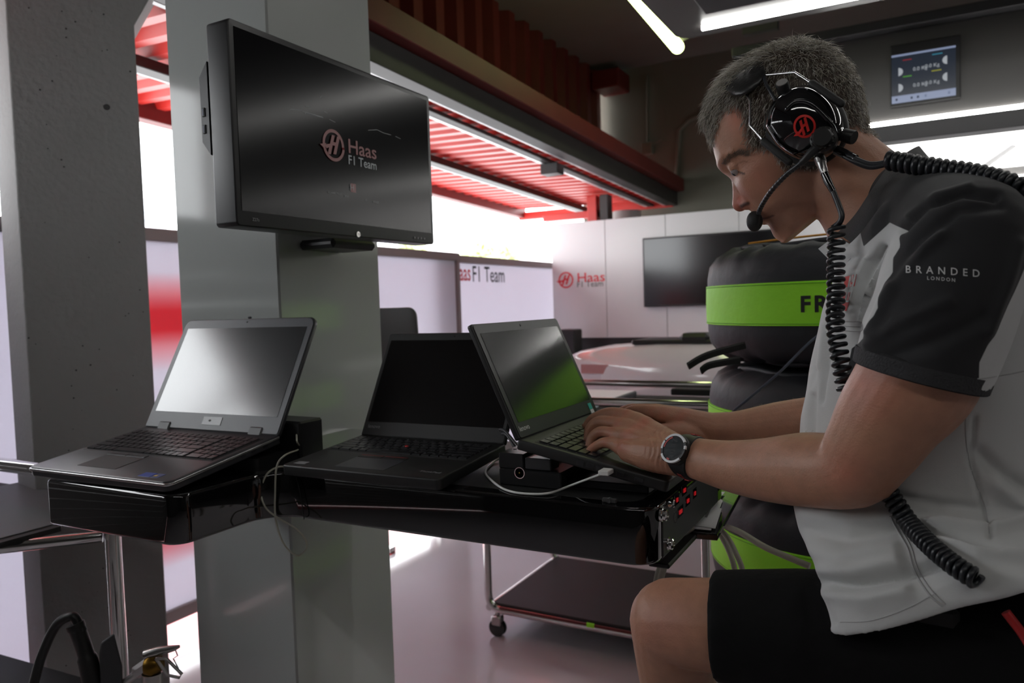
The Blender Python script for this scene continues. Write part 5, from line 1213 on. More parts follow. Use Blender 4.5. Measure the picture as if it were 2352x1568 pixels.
# ---------------------------------------------------------------- hair
bvh = BVHTree.FromPolygons([tuple(v) for v in V], [tuple(p.vertices) for p in bme.polygons])
N3 = norms_np(bme); idx = np.where(hin & (hd_ > 2) & (V[:, 2] > 1.5))[0]
pick = rn.choice(idx, 15000)
b_v = []; b_f = []; b_c = []
UP3 = np.array([UPH[0], 0, UPH[1]]); FW3 = np.array([FWH[0], 0, FWH[1]])
for i in pick:
    p = V[i] + rn.normal(0, 0.0012, 3); nn = N3[i]; px_, py_ = PX[i]
    topness = np.clip((nn @ UP3) * 0.9 + 0.25, 0, 1); back_ = np.clip(-(nn @ FW3), 0, 1)
    ln = (0.009 + 0.013 * topness + 0.004 * max(0, nn @ FW3)) * rn.uniform(0.65, 1.2) * (0.55 + 0.45 * min(1, hd_[i] / 30))
    comb = FW3 * (0.75 - 0.6 * back_) - UP3 * (0.75 - 0.5 * topness) + rn.normal(0, 0.32, 3)
    d = comb - nn * (comb @ nn); d /= np.linalg.norm(d) + 1e-6
    lift = 0.42 + 0.30 * topness + rn.normal(0, 0.1)
    d1 = d + nn * lift; d1 /= np.linalg.norm(d1); d2 = d + nn * (lift - 0.55) + rn.normal(0, 0.12, 3); d2 /= np.linalg.norm(d2)
    m1 = p + d1 * ln * 0.5; m2 = m1 + d2 * ln * 0.5
    sd = np.cross(d1, nn); sd /= np.linalg.norm(sd) + 1e-6; w = 0.00036
    o = len(b_v); q = p - nn * 0.001
    b_v += [q - sd * w, q + sd * w, q + nn * w * 1.4, m1 - sd * w * 0.8, m1 + sd * w * 0.8, m1 + nn * w, m2]
    b_f += [(o, o + 1, o + 4, o + 3), (o + 1, o + 2, o + 5, o + 4), (o + 2, o, o + 3, o + 5), (o + 3, o + 4, o + 6), (o + 4, o + 5, o + 6), (o + 5, o + 3, o + 6)]
    g = rn.uniform(0, 1); c = np.array(srgb(84, 76, 64)) * (1 - g) + np.array(srgb(205, 198, 180)) * g
    if rn.uniform() < 0.25: c = np.array(srgb(215, 212, 204))
    b_c += [c] * 7
hme = bpy.data.meshes.new('hair'); hme.from_pydata([tuple(v) for v in b_v], [], b_f); set_col(hme, 'tint', np.array(b_c))
def attr_mat(name, rough, attr='tint'):
    m = bpy.data.materials.new(name); m.use_nodes = True; b = m.node_tree.nodes['Principled BSDF']; a_ = m.node_tree.nodes.new('ShaderNodeAttribute'); a_.attribute_name = attr
    m.node_tree.links.new(a_.outputs['Color'], b.inputs['Base Color']); b.inputs['Roughness'].default_value = rough; return m
hme.materials.append(attr_mat('grey_hair', 0.32)); shade(hme, 180)
ho = child(link('hair', hme), man); ho['kind'] = 'stuff'; ho['label'] = 'short cropped grey hair'
# eyebrows, and fine hair on the forearms
def tufts(sel, cnt, ln, comb, w, m, nm, lift=0.3, jit=0.3):
    b_v = []; b_f = []
    for i in rn.choice(sel, cnt):
        p = V[i] + rn.normal(0, 0.0008, 3); nn = N3[i]; c = np.array(comb, float); 
        if V[i][1] > A0: c = c * np.array([1, -1, 1])
        d = c + rn.normal(0, jit, 3); d = d - nn * (d @ nn); d /= np.linalg.norm(d) + 1e-6; d = (d + nn * lift) * ln * rn.uniform(0.6, 1.2)
        sd = np.cross(d, nn); sd = sd / (np.linalg.norm(sd) + 1e-9) * w; o = len(b_v); b_v += [p - sd, p + sd, p + d * 0.6 + sd * 0.6, p + d * 0.6 - sd * 0.6, p + d - nn * ln * 0.15]; b_f += [(o, o + 1, o + 2, o + 3), (o + 3, o + 2, o + 4)]
    me = bpy.data.meshes.new(nm); me.from_pydata([tuple(v) for v in b_v], [], b_f); me.materials.append(m); o = child(link(nm, me), man); o['kind'] = 'stuff'
tufts(np.where((eb < 5) & isface & (abs(V[:, 1] - A0) > 0.012) & (abs(V[:, 1] - A0) < 0.062) & (N3[:, 0] < 0.75))[0], 420, 0.0075, -FW3 * 0.8 + UP3 * 0.1 + np.array([0, -0.7, 0]), 0.00028, mat('eyebrow_brown', srgb(105, 90, 78), 0.6), 'eyebrows', 0.25)
fore = np.where((V[:, 2] < 1.2) & (V[:, 2] > 1.06) & (V[:, 0] > -0.27) & (V[:, 0] < -0.075) & (N3[:, 2] > -0.5))[0]
tufts(fore, 2600, 0.009, (-0.5, -0.3, -0.5), 0.00011, mat('arm_hair', srgb(150, 120, 95), 0.4), 'arm_hair', 0.35, 0.45)
# ---------------------------------------------------------------- polo shirt
sh = MB()
ZR = [0.885, 0.92, 0.955, 1.0, 1.064, 1.118, 1.183, 1.27, 1.327, 1.36, 1.395, 1.425]
NF = [-0.123, -0.127, -0.134, -0.147, -0.149, -0.145, -0.140, -0.125, -0.114, -0.108, -0.098, -0.07]
NB = [0.165, 0.165, 0.165, 0.165, 0.165, 0.165, 0.17, 0.17, 0.16, 0.15, 0.125, 0.08]
HW = [0.178, 0.176, 0.174, 0.176, 0.174, 0.17, 0.165, 0.165, 0.17, 0.168, 0.15, 0.11]
HW[:4] = [0.246, 0.242, 0.226, 0.2]; NF[:4] = [-0.100, -0.104, -0.114, -0.137]
NSG = 200; rings = []
HEM = np.array([(1860, 1436), (1885, 1442), (1905, 1454), (1950, 1463), (2000, 1461), (2080, 1432), (2160, 1393), (2250, 1342), (2352, 1300), (2500, 1270)], float)
def ring_xy(nf, nb, hw, th, e=0.85):
    c, s = math.cos(th), math.sin(th); nc = (nf + nb) / 2
    return nc + (nb - nf) / 2 * math.copysign(abs(c) ** e, c), A0 + hw * math.copysign(abs(s) ** e, s)
for i_, (z, nf, nb, hw) in enumerate(zip(ZR, NF, NB, HW)):
    nc = (nf + nb) / 2; tw = max(0, (z - 1.3) / 0.12)
    for k in range(NSG):
        th = 2 * math.pi * k / NSG; ex = (0.36, 0.38, 0.45, 0.55, 0.66, 0.78)[i_] if i_ < 6 else 0.85; x, y = ring_xy(nf, nb, hw, th, ex); zz = z + tw * 0.35 * (x - nc)
        if i_ < 5:
            x0_, y0_ = ring_xy(NF[0], NB[0], HW[0], th, 0.36); ym = min(y0_, 2 * A0 - y0_) if y0_ > A0 else y0_
            zb = 0.95
            for _ in range(6):
                p_ = to_px(np.array([(x0_, ym, zb)]))[0]; zb = at(p_[0], np.interp(p_[0], HEM[:, 0], HEM[:, 1]), a=ym).z
            zb = min(zb, 1.062)
            zz = zb + (ZR[5] - zb) * i_ / 5.0
        rings.append((x, y, zz))
n = len(ZR)
sh.add(rings, [(i * NSG + k, i * NSG + (k + 1) % NSG, (i + 1) * NSG + (k + 1) % NSG, (i + 1) * NSG + k) for i in range(n - 1) for k in range(NSG)] + [tuple(range(NSG))[::-1], tuple(range((n - 1) * NSG, n * NSG))])
limb(sh, [(2085, 470, A0 - 0.03, 100), (2150, 500, 0.97, 125), (2215, 560, 0.88, 148)], 24)
limb(sh, [(2215, 560, 0.88, 148), (2168, 700, 0.866, 151), (2132, 790, 0.863, 149)], 30, 6, 0)
limb(sh, [(1958, 606, 1.005, 40), (2020, 575, 0.975, 62), (2085, 540, 0.94, 90)], 20)
# open lower end of the left sleeve (straight cut)
P = [at(2153, 740, a=0.864), at(2112, 858, a=0.864)]; R = [150 * depth_of(P[0]) / FPX, 143 * depth_of(P[1]) / FPX]; sh.sweep(P, R, 36)
mir = lambda p: Vector((p[0], 2 * A0 - p[1], p[2]))
limb_w(sh, [mir(at(2085, 470, a=A0 - 0.03)), mir(at(2150, 500, a=0.97)), mir(at(2215, 560, a=0.88))], [0.05, 0.058, 0.066], 20)
limb_w(sh, [mir(at(2215, 560, a=0.88)), Vector((0.01, 1.265, 1.32)), Vector((0.0, 1.27, 1.26))], [0.066, 0.070, 0.070], 24)
sme = remesh(sh, 'polo_shirt', 0.003, 8)
V = verts_np(sme); NN = norms_np(sme); PX = near_px(V)
view = np.array(CAM_P) - V; view /= np.linalg.norm(view, axis=1, keepdims=True); facing = np.clip((NN * view).sum(1) * 2, 0, 1) * (V[:, 1] < A0 + 0.02)
disp = np.zeros(len(V))
def fold(L, wd_, amp, sel=None):
    global disp
    d = poly_dist(PX, L); g = np.exp(-(d / wd_) ** 2) * amp * 1.7
    disp += g if sel is None else g * sel
arm_sel = (poly_dist(PX, [(2215, 560), (2165, 700), (2112, 850)]) < 165).astype(float)
tor_sel = 1 - arm_sel
for L, wd_, am in (([(2000, 760), (2030, 690), (2090, 600), (2160, 540)], 14, 0.004), ([(1995, 790), (2060, 740), (2180, 690)], 16, 0.003), ([(2040, 820), (2130, 790), (2260, 730)], 20, -0.003), ([(2060, 640), (2110, 560), (2200, 480), (2300, 470)], 14, -0.003),
                   ([(2075, 525), (2130, 470), (2210, 440), (2290, 450)], 9, -0.0045), ([(2090, 500), (2150, 450), (2230, 425)], 9, 0.003), ([(2340, 560), (2310, 660), (2270, 760)], 16, 0.003)):
    fold(L, wd_, am, arm_sel)
for L, wd_, am in (([(1880, 1335), (1960, 1342), (2060, 1325), (2160, 1290)], 13, -0.007), ([(1870, 1310), (1960, 1315), (2060, 1295)], 18, 0.005), ([(1900, 1365), (1990, 1378), (2080, 1360)], 18, 0.005), ([(1890, 1380), (1910, 1430)], 12, -0.004),
                   ([(1850, 1215), (1950, 1235), (2060, 1215), (2150, 1180)], 16, -0.004), ([(1850, 1180), (1950, 1200), (2060, 1180)], 18, 0.003), ([(1845, 1265), (1930, 1280), (2050, 1262)], 20, 0.004),
                   ([(2090, 1190), (2180, 1205), (2260, 1215), (2352, 1200)], 12, 0.006), ([(2100, 1215), (2200, 1235), (2290, 1262)], 9, -0.006), ([(2150, 1240), (2250, 1270), (2352, 1275)], 12, 0.005), ([(2290, 1110), (2330, 1150), (2380, 1190)], 18, 0.007), ([(2250, 1040), (2300, 1090), (2352, 1120)], 16, -0.005),
                   ([(2060, 1140), (2160, 1160), (2250, 1170)], 12, -0.003), ([(2240, 960), (2228, 1060), (2260, 1160), (2275, 1230)], 5, -0.0035),
                   ([(1985, 740), (2000, 680), (2040, 600), (2060, 560)], 9, 0.007), ([(1970, 700), (1985, 640), (2030, 570)], 8, -0.005), ([(1960, 690), (1968, 640), (2000, 590)], 8, 0.004), ([(1990, 760), (2010, 700), (2048, 630)], 6, -0.005),
                   ([(1900, 620), (1930, 600), (1960, 590)], 8, -0.003), ([(1890, 745), (1885, 820), (1868, 900)], 6, 0.003), ([(1905, 750), (1898, 830), (1885, 920)], 6, -0.003), ([(1862, 860), (1850, 960), (1848, 1080)], 6, 0.003), ([(1875, 850), (1866, 950), (1860, 1060)], 6, -0.003)):
    fold(L, wd_, am, tor_sel)
nz = np.sin(V[:, 0] * 61 + 3 * np.sin(V[:, 2] * 23)) * np.sin(V[:, 2] * 37 + 2 * np.sin(V[:, 1] * 19)) * 0.0012
V2 = V + NN * (disp * facing + nz)[:, None]
sme.vertices.foreach_set('co', V2.astype('f').ravel()); sme.update()
DARK = [(1900, 300), (1985, 566), (2044, 511), (2079, 528), (2066, 545), (2068, 566), (2051, 592), (2050, 625), (2032, 655), (2026, 710), (2016, 730), (1991, 760), (1987, 778), (1955, 800), (1945, 860), (2245, 925), (2250, 832), (2268, 795), (2292, 755), (2325, 680), (2362, 590), (2420, 480), (2420, 300)]
sd = poly_dist(PX, DARK, True); sd = np.where(inside(PX, DARK), sd, -sd)
deep = (V[:, 1] > 0.945) & (V[:, 1] < 2 * A0 - 0.945) & (V[:, 2] < 1.385)
sd = np.where(deep, -10, sd)
set_float(sme, 'yoke', sd)
def shirt_mat():
    m = bpy.data.materials.new('polo_cloth'); m.use_nodes = True; nt = m.node_tree; L = nt.links; b = nt.nodes['Principled BSDF']
    a_ = nt.nodes.new('ShaderNodeAttribute'); a_.attribute_name = 'yoke'
    g = nt.nodes.new('ShaderNodeMapRange'); g.inputs['From Min'].default_value = -0.7; g.inputs['From Max'].default_value = 0.7; L.new(a_.outputs['Fac'], g.inputs[0])
    mx = nt.nodes.new('ShaderNodeMix'); mx.data_type = 'RGBA'; mx.inputs[6].default_value = (0.56, 0.565, 0.56, 1); mx.inputs[7].default_value = (0.021, 0.021, 0.023, 1)
    L.new(g.outputs[0], mx.inputs[0]); L.new(mx.outputs[2], b.inputs['Base Color']); b.inputs['Roughness'].default_value = 0.75; b.inputs['Sheen Weight'].default_value = 0.12; b.inputs['Specular IOR Level'].default_value = 0.25
    tc = nt.nodes.new('ShaderNodeTexCoord'); wv = nt.nodes.new('ShaderNodeTexNoise'); wv.inputs['Scale'].default_value = 900; L.new(tc.outputs['Object'], wv.inputs[0])
    bp = nt.nodes.new('ShaderNodeBump'); bp.inputs['Strength'].default_value = 0.15; bp.inputs['Distance'].default_value = 0.001; L.new(wv.outputs['Fac'], bp.inputs['Height']); L.new(bp.outputs[0], b.inputs['Normal'])
    return m
sme.materials.clear(); sme.materials.append(shirt_mat()); shade(sme, 180)
shirt = child(link('polo_shirt', sme), man)
M_CLOTHD = mat('polo_charcoal', (0.021, 0.021, 0.023), 0.75, sheen=0.15, bump=0.2, bscale=700)
M_CLOTHW = mat('polo_white', (0.53, 0.535, 0.53), 0.75)
sbvh = BVHTree.FromPolygons([tuple(v) for v in V2], [tuple(p.vertices) for p in sme.polygons])
def on_shirt(x, y, lift=0.0008):
    r = ray(x, y).normalized(); h = sbvh.ray_cast(CAM_P, r)
    return (h[0] - r * lift) if h[0] is not None else None
def decal(txt, x0, y0, size, slope, m, nm, spacing=1.0, curve_=0.0):
    vs, fs = text_mesh(txt, size, 0, 'LEFT', spacing, size * 0.008); b = MB(); w = max(v.x for v in vs); P = []
    for v in vs:
        p = on_shirt(x0 + v.x, y0 - v.y + slope * v.x + curve_ * (v.x / w) ** 2); P.append(p if p is not None else CAM_P)
    b.add(P, fs); return child(b.build(nm, m), man)
M_SLV = mat('silver_print', (0.62, 0.62, 0.62), 0.45)
decal('BRANDED', 2079, 626, 24, 0.025, M_SLV, 'sleeve_lettering', 1.85, 6)
decal('LONDON', 2129, 642, 11.5, 0.05, M_SLV, 'sleeve_lettering', 1.5, 2)
def patch(pts, m, nm, lift=0.0008, sub=8):
    P = np.array(pts, float); b = MB(); g = []
    for i in range(sub + 1):
        for j in range(sub + 1):
            u, v = i / sub, j / sub; q = (P[0] * (1 - u) + P[1] * u) * (1 - v) + (P[3] * (1 - u) + P[2] * u) * v; g.append(on_shirt(q[0], q[1], lift) or CAM_P)
    b.add(g, [(i * (sub + 1) + j, (i + 1) * (sub + 1) + j, (i + 1) * (sub + 1) + j + 1, i * (sub + 1) + j + 1) for i in range(sub) for j in range(sub)]); return child(b.build(nm, m), man)
M_SR = mat('shirt_red_print', (0.55, 0.03, 0.03), 0.6)
patch([(1938, 636), (1968, 629), (1963, 657), (1940, 660)], M_SR, 'chest_emblem'); patch([(1936, 672), (1957, 670), (1952, 690), (1935, 690)], M_SR, 'chest_emblem'); patch([(1935, 694), (1951, 694), (1944, 714), (1934, 712)], M_SR, 'chest_emblem')
patch([(1952, 632), (1957, 631), (1944, 690), (1940, 690)], M_CLOTHW, 'emblem_stroke', 0.0014); patch([(1962, 630), (1967, 629), (1953, 690), (1949, 690)], M_CLOTHW, 'emblem_stroke', 0.0014)
M_SEAM = mat('shirt_seam', (0.43, 0.43, 0.43), 0.8)
def seam(pts, r=0.0008, m=M_SEAM, nm='seam'):
    Q = []
    for p in smooth_pts([(x, y, 0) for x, y in pts], 10):
        h = on_shirt(p.x, p.y, 0.0002)
        if h is not None: Q.append(h)
    if len(Q) > 2:
        b = MB(); b.sweep(Q, r, 6); child(b.build(nm, m, None, 80), man)
seam([(2045, 1185), (2060, 1215), (2085, 1260), (2100, 1310), (2130, 1360), (2165, 1392)], 0.0012); seam([(2052, 1182), (2068, 1212), (2093, 1258), (2108, 1306), (2138, 1354), (2172, 1388)], 0.0009)
seam([(1930, 1428), (2000, 1425), (2080, 1398), (2150, 1362)], 0.0005)
seam([(1926, 738), (1955, 738), (1978, 740), (1980, 758), (1955, 760), (1928, 757)], 0.0008); seam([(1926, 748), (1976, 750)], 0.0006)
seam([(2245, 870), (2300, 862), (2352, 852)], 0.0006); seam([(2218, 930), (2220, 1020), (2235, 1090), (2262, 1160), (2272, 1225)], 0.0006)
# sleeve cuff
P0 = at(2122, 826, a=0.864); P1 = at(2110, 864, a=0.864); r0 = 147 * depth_of(P0) / FPX
b = MB(); t = (P1 - P0).normalized(); b.sweep([P0, P0 + t * 0.002, P0 + (P1 - P0) * 0.5, P1, P1 + t * 0.001, P1 - t * 0.001], [r0 - 0.004, r0, r0 * 0.995, r0 * 0.985, r0 * 0.97, r0 * 0.90], 48)
child(b.build('sleeve_cuff', mat('rib_knit', (0.03, 0.03, 0.033), 0.8, bump=0.4, bscale=400), None, 60), man)
# collar: leaf folded round the neck
def strip(inner, outer, th, nm, m):
    I = smooth_pts(inner, 8); O = smooth_pts(outer, 8); b = MB(); k = len(I); vs = []
    for p, q in zip(I, O):
        mid = (p + q) / 2 + (mid_off if False else Vector((0, 0, 0)))
        vs += [p, mid, q]
    fs = [(i * 3 + j, (i + 1) * 3 + j, (i + 1) * 3 + j + 1, i * 3 + j + 1) for i in range(k - 1) for j in range(2)]
    b.add(vs, fs); o = b.build(nm, m, None, 80); s_ = o.modifiers.new('th', 'SOLIDIFY'); s_.thickness = th; s_.offset = 0; return child(o, man)
near_in = [at(1926, 535, a=1.015), at(1965, 495, a=0.995), at(2012, 425, a=0.985), at(2052, 375, a=1.0), at(2110, 338, a=A0)]
near_out = [at(1977, 574, a=0.965), at(2015, 520, a=0.95), at(2065, 445, a=0.945), at(2108, 395, a=0.965), at(2138, 372, a=A0)]
strip(near_in + [mir(p) for p in near_in[-2::-1]], near_out + [mir(p) for p in near_out[-2::-1]], 0.003, 'collar', M_CLOTHD)
# white placket point under the chin
tip = [at(1884, 572, a=1.03), at(1905, 556, a=1.02), at(1935, 548, a=1.005), at(1976, 574, a=0.968), at(1945, 610, a=0.985), at(1912, 600, a=1.01)]
b = MB(); b.add(tip, [tuple(range(6))]); o = b.build('placket', M_CLOTHW); s_ = o.modifiers.new('th', 'SOLIDIFY'); s_.thickness = 0.003; child(o, man)
# ---------------------------------------------------------------- shorts, belt, shoes
st = MB()
limb(st, [(2340, 1510, 0.94, 185), (1950, 1460, 0.92, 148), (1800, 1448, 0.91, 135)], 28)
P = [at(1850, 1450, a=0.912), at(1640, 1434, a=0.90)]; R = [140 * depth_of(P[0]) / FPX, 121 * depth_of(P[1]) / FPX]; st.sweep(P, R, 40)
limb_w(st, [(0.07, 1.17, 0.93), (0.02, 1.185, 0.75), (-0.03, 1.195, 0.58)], [0.10, 0.092, 0.085], 24)
st.ball((0.06, A0, 0.93), (0.15, 0.175, 0.12), 28, 18)
stm = remesh(st, 'shorts', 0.005, 4); stm.materials.clear(); stm.materials.append(mat('black_shorts', (0.006, 0.006, 0.0065), 0.85, bump=0.2, bscale=60, spec=0.2)); shade(stm, 180); child(link('shorts', stm), man)
q0 = at(2115, 1425, a=0.87)
b = MB(); b.cbox(q0.x - 0.03, q0.x + 0.035, 0.868, 0.884, q0.z - 0.012, q0.z + 0.018, 0.006); child(b.build('belt_pouch', M_BLACKM), man)
b = MB(); b.sweep([at(2310, 1405, a=0.838), at(2345, 1450, a=0.836), at(2370, 1490, a=0.836)], 0.0045, 10); child(b.build('red_strap', mat('red_strap', (0.4, 0.02, 0.02), 0.4), None, 60), man)
for (x, y, z) in ((-0.22, 1.0, 0.46), (-0.02, 1.2, 0.048)):
    b = MB(); limb_w(b, [(x + 0.06, y, z - 0.005), (x - 0.02, y, z), (x - 0.14, y, z - 0.012)], [0.038, 0.042, 0.032], 16); child(b.build('shoe', M_BLACKM, None, 80), man)
# stool carrying him
stl = thing('bar_stool', 'black swivel stool under the seated man', 'stool', (0.1, 1.0, 0))
b = MB(); b.lathe([(0.0001, 0.745), (0.15, 0.745), (0.17, 0.77), (0.16, 0.79), (0.0001, 0.80)], 40, 0, (0.13, 0.99, 0)); child(b.build('seat', M_BLACKM, None, 50), stl)
b = MB(); b.cyl((0.1, 1.0, 0.02), (0.1, 1.0, 0.75), 0.03, 20); child(b.build('column', M_CHROME, None, 50), stl)
b = MB(); b.lathe([(0.0001, 0), (0.24, 0), (0.24, 0.012), (0.04, 0.04)], 40, 0, (0.1, 1.0, 0)); child(b.build('base', M_CHROME, None, 50), stl)
b = MB(); b.sweep([(0.1 + 0.40 * math.cos(a), 0.95 + 0.14 * math.sin(a), 0.405) for a in [2 * math.pi * i / 48 for i in range(49)]], 0.012, 10); b.cyl((0.1, 1.0, 0.405), (-0.29, 0.97, 0.405), 0.01, 10); child(b.build('foot_ring', M_CHROME, None, 50), stl)
# ---------------------------------------------------------------- wrist watch
wt = thing('wrist_watch', 'black and red digital sports watch with white bezel on the left wrist', 'watch', at(1562, 1040, a=1.03))
wc_ = at(1588, 1050, a=1.031); e0 = at(1650, 1064, a=1.005); e1 = at(1530, 1034, a=1.056); ax = (e1 - e0).normalized()
fcn = at(1557, 1030, a=1.0)
fn_ = (CAM_P - fcn).normalized() + Vector((-0.62, 0, 0.30)); fn_ = (fn_ - ax * fn_.dot(ax) * 0.35).normalized()
rW = 45.5 * depth_of(wc_) / FPX
u = (fn_ - ax * fn_.dot(ax)).normalized(); w = ax.cross(u)
b = MB(); pts = [wc_ + (u * math.cos(a) + w * math.sin(a)) * (rW + 0.002) for a in [2 * math.pi * i / 48 for i in range(49)]]
vs = []; fs = []
for i in range(48):
    a = 2 * math.pi * i / 48; rad = (u * math.cos(a) + w * math.sin(a)); hwid = 0.0125 + 0.0085 * max(0, math.cos(a)) ** 2
    for (dx, dr) in ((-hwid, -0.001), (-hwid * 0.9, 0.003), (0, 0.0038), (hwid * 0.9, 0.003), (hwid, -0.001)): vs.append(wc_ + rad * (rW + dr) + ax * dx)
for i in range(48):
    for j in range(4): fs.append((i * 5 + j, i * 5 + j + 1, ((i + 1) % 48) * 5 + j + 1, ((i + 1) % 48) * 5 + j))
b.add(vs, fs); child(b.build('strap', M_RUBBER, None, 60), wt)
for sgn in (1, -1):
    for da in (0.0, 0.55):
        a = sgn * (1.35 + da); rad = u * math.cos(a) + w * math.sin(a)
        tg = (-u * math.sin(a) + w * math.cos(a)); q = wc_ + rad * (rW + 0.0036)
        b = MB(); b.add([q - tg * 0.006 - ax * 0.004, q - tg * 0.004 + ax * 0.005, q + tg * 0.006 + ax * 0.003, q + tg * 0.005 - ax * 0.004], [(0, 1, 2, 3)]); o = b.build('strap_inlay', mat('watch_red', (0.45, 0.02, 0.015), 0.45)); s_ = o.modifiers.new('s', 'SOLIDIFY'); s_.thickness = 0.0012; child(o, wt)
fc = wc_ + u * (rW + 0.003) + Vector((0, 0, 0)); fnn = fn_
RF = 0.0208
b = MB(); b.lathe([(RF * 0.98, -0.006), (RF * 1.04, 0.0), (RF * 1.02, 0.005), (RF * 0.9, 0.0075)], 48, 0, fc, fnn); child(b.build('case', M_RUBBER, None, 50), wt)
fu = (ax - fnn * ax.dot(fnn)).normalized(); fv = fnn.cross(fu)
def arcring(a0_, a1_, ri, ro, h0, h1, m, nm):
    b = MB(); K = 40; vs = []
    for i in range(K + 1):
        a = a0_ + (a1_ - a0_) * i / K; d = fu * math.cos(a) + fv * math.sin(a)
        vs += [fc + d * ri + fnn * h0, fc + d * ri + fnn * h1, fc + d * ro + fnn * h1, fc + d * ro + fnn * h0]
    fs = [(i * 4 + j, (i + 1) * 4 + j, (i + 1) * 4 + (j + 1) % 4, i * 4 + (j + 1) % 4) for i in range(K) for j in range(4)] + [(0, 1, 2, 3), (K * 4 + 3, K * 4 + 2, K * 4 + 1, K * 4)]
    b.add(vs, fs); child(b.build(nm, m, None, 50), wt)
def angle_of(px_, py_):
    best = min(range(72), key=lambda i: (to_px(np.array([fc + (fu * math.cos(i * math.pi / 36) + fv * math.sin(i * math.pi / 36)) * RF]))[0] - np.array([px_, py_])) @ (to_px(np.array([fc + (fu * math.cos(i * math.pi / 36) + fv * math.sin(i * math.pi / 36)) * RF]))[0] - np.array([px_, py_])))
    return best * math.pi / 36
arcring(0, 2 * math.pi, RF * 0.83, RF * 0.97, 0.005, 0.0084, M_RUBBER, 'bezel_ring')
for (p_, q_, hw_) in ((1565, 996, 1.0), (1545, 1058, 0.95), (1528, 1022, 0.3), (1592, 1034, 0.12)):
    aa = angle_of(p_, q_); arcring(aa - hw_, aa + hw_, RF * 0.85, RF * 1.0, 0.006, 0.0090, mat('watch_white', (0.78, 0.78, 0.8), 0.25), 'bezel')
b = MB(); b.lathe([(0.0001, 0.0078), (RF * 0.85, 0.0078)], 40, 0, fc, fnn); child(b.build('dial', M_TEXTBLK), wt)
b = MB(); b.lathe([(0.0001, 0.0080), (RF * 0.66, 0.0080)], 40, 0, fc, fnn); child(b.build('display', mat('lcd_grey', (0.055, 0.065, 0.07), 0.2)), wt)
aa = angle_of(1535, 1010); arcring(aa - 0.6, aa + 0.6, RF * 0.72, RF * 0.83, 0.0075, 0.0083, mat('watch_red', (0.45, 0.02, 0.015), 0.45), 'dial_mark')
aa = angle_of(1545, 1052); arcring(aa - 0.15, aa + 0.15, RF * 0.72, RF * 0.83, 0.0075, 0.0083, mat('watch_red', (0.45, 0.02, 0.015), 0.45), 'dial_mark')
tx = (at(1560, 1060, a=1.0) - at(1556, 1005, a=1.0)); tx = -(tx - fnn * tx.dot(fnn)).normalized(); ty = fnn.cross(tx)
vs, fs = text_mesh('10:37', 0.0125, 0, 'CENTER'); b = MB(); b.add([fc + tx * v.x + ty * (v.y - 0.0045) + fnn * 0.0084 for v in vs], fs); child(b.build('digits', M_TEXTBLK), wt)
for a in (0.2, 0.9, 2.4):
    b = MB(); d = fu * math.cos(a) + fv * math.sin(a); b.cyl(fc + d * RF * 1.0 + fnn * 0.003, fc + d * RF * 1.12 + fnn * 0.003, 0.0022, 8); child(b.build('push_button', M_RUBBER), wt)
# ---------------------------------------------------------------- headset
hs = thing('headset', 'glossy black radio headset with red emblem and boom microphone', 'headset', at(1850, 290, a=0.97))
M_SHELL = mat('headset_gloss', (0.006, 0.006, 0.007), 0.06, coat=1.0)
M_WIRE = mat('steel_wire', (0.65, 0.65, 0.66), 0.2, metal=1.0)
outline_px = [(1762, 300), (1766, 268), (1780, 240), (1805, 218), (1835, 205), (1868, 206), (1898, 222), (1922, 246), (1936, 275), (1940, 305), (1930, 335), (1908, 358), (1880, 372), (1845, 372), (1812, 358), (1785, 335)]
ctr_px = np.array([1852, 290.0])
def cup(side):
    yb = A0 + side * 0.082
    f = (lambda p: p) if side < 0 else mir
    out = smooth_pts([(x, y, 0) for x, y in outline_px + outline_px[:1]], 4)[:-1]
    K = len(out); vs = []; lev = [(1.0, 0.0), (1.0, 0.010)] + [(math.cos(t), 0.010 + 0.036 * math.sin(t) ** 0.8) for t in np.linspace(0.12, 1.5, 16)]
    for sc_, h in lev:
        for p in out:
            q = ctr_px + (np.array([p.x, p.y]) - ctr_px) * sc_
            vs.append(f(at(q[0], q[1], a=A0 - 0.082) + Vector((0, -h, 0))))
    fs = [(i * K + k, i * K + (k + 1) % K, (i + 1) * K + (k + 1) % K, (i + 1) * K + k) for i in range(len(lev) - 1) for k in range(K)] + [tuple(range(K)), tuple(range((len(lev) - 1) * K, len(lev) * K))]
    b = MB(); b.add(vs, fs); o = child(b.build('ear_cup', M_SHELL, None, 50), hs)
    ring = [f(at(*(ctr_px + (np.array([p.x, p.y]) - ctr_px) * 0.88), a=A0 - 0.076)) for p in out]
    b = MB(); b.sweep(ring + ring[:1], 0.010, 10); child(b.build('ear_cushion', M_BLACKM, None, 80), hs)
    return b, vs, fs
_, cvs, cfs = cup(-1); cup(1)
cb = BVHTree.FromPolygons([tuple(v) for v in cvs], cfs)
def on_cup(x, y, lift=0.0004):
    r = ray(x, y).normalized(); h = cb.ray_cast(CAM_P, r); return h[0] - r * lift if h[0] is not None else at(x, y, a=0.94)
# raised moulding on the shell and emblem
b = MB(); b.sweep(smooth_pts([on_cup(x, y, 0.0) for x, y in ((1808, 250), (1825, 235), (1850, 234), (1872, 246), (1905, 280), (1918, 305))], 6), 0.0032, 8, round_cap=3); child(b.build('shell_ridge', M_SHELL, None, 80), hs)
vs, fs = logo_faces(27.0); ca, sa = math.cos(0.62), math.sin(0.62)
b = MB(); b.add([on_cup(1848 + (v.x * ca - v.y * sa) * 0.96, 290 - (v.x * sa + v.y * ca), 0.0006 + 0.00002 * i) for i, v in enumerate(vs)], fs); child(b.build('emblem', mat('emblem_red', (0.6, 0.02, 0.015), 0.4), None), hs)
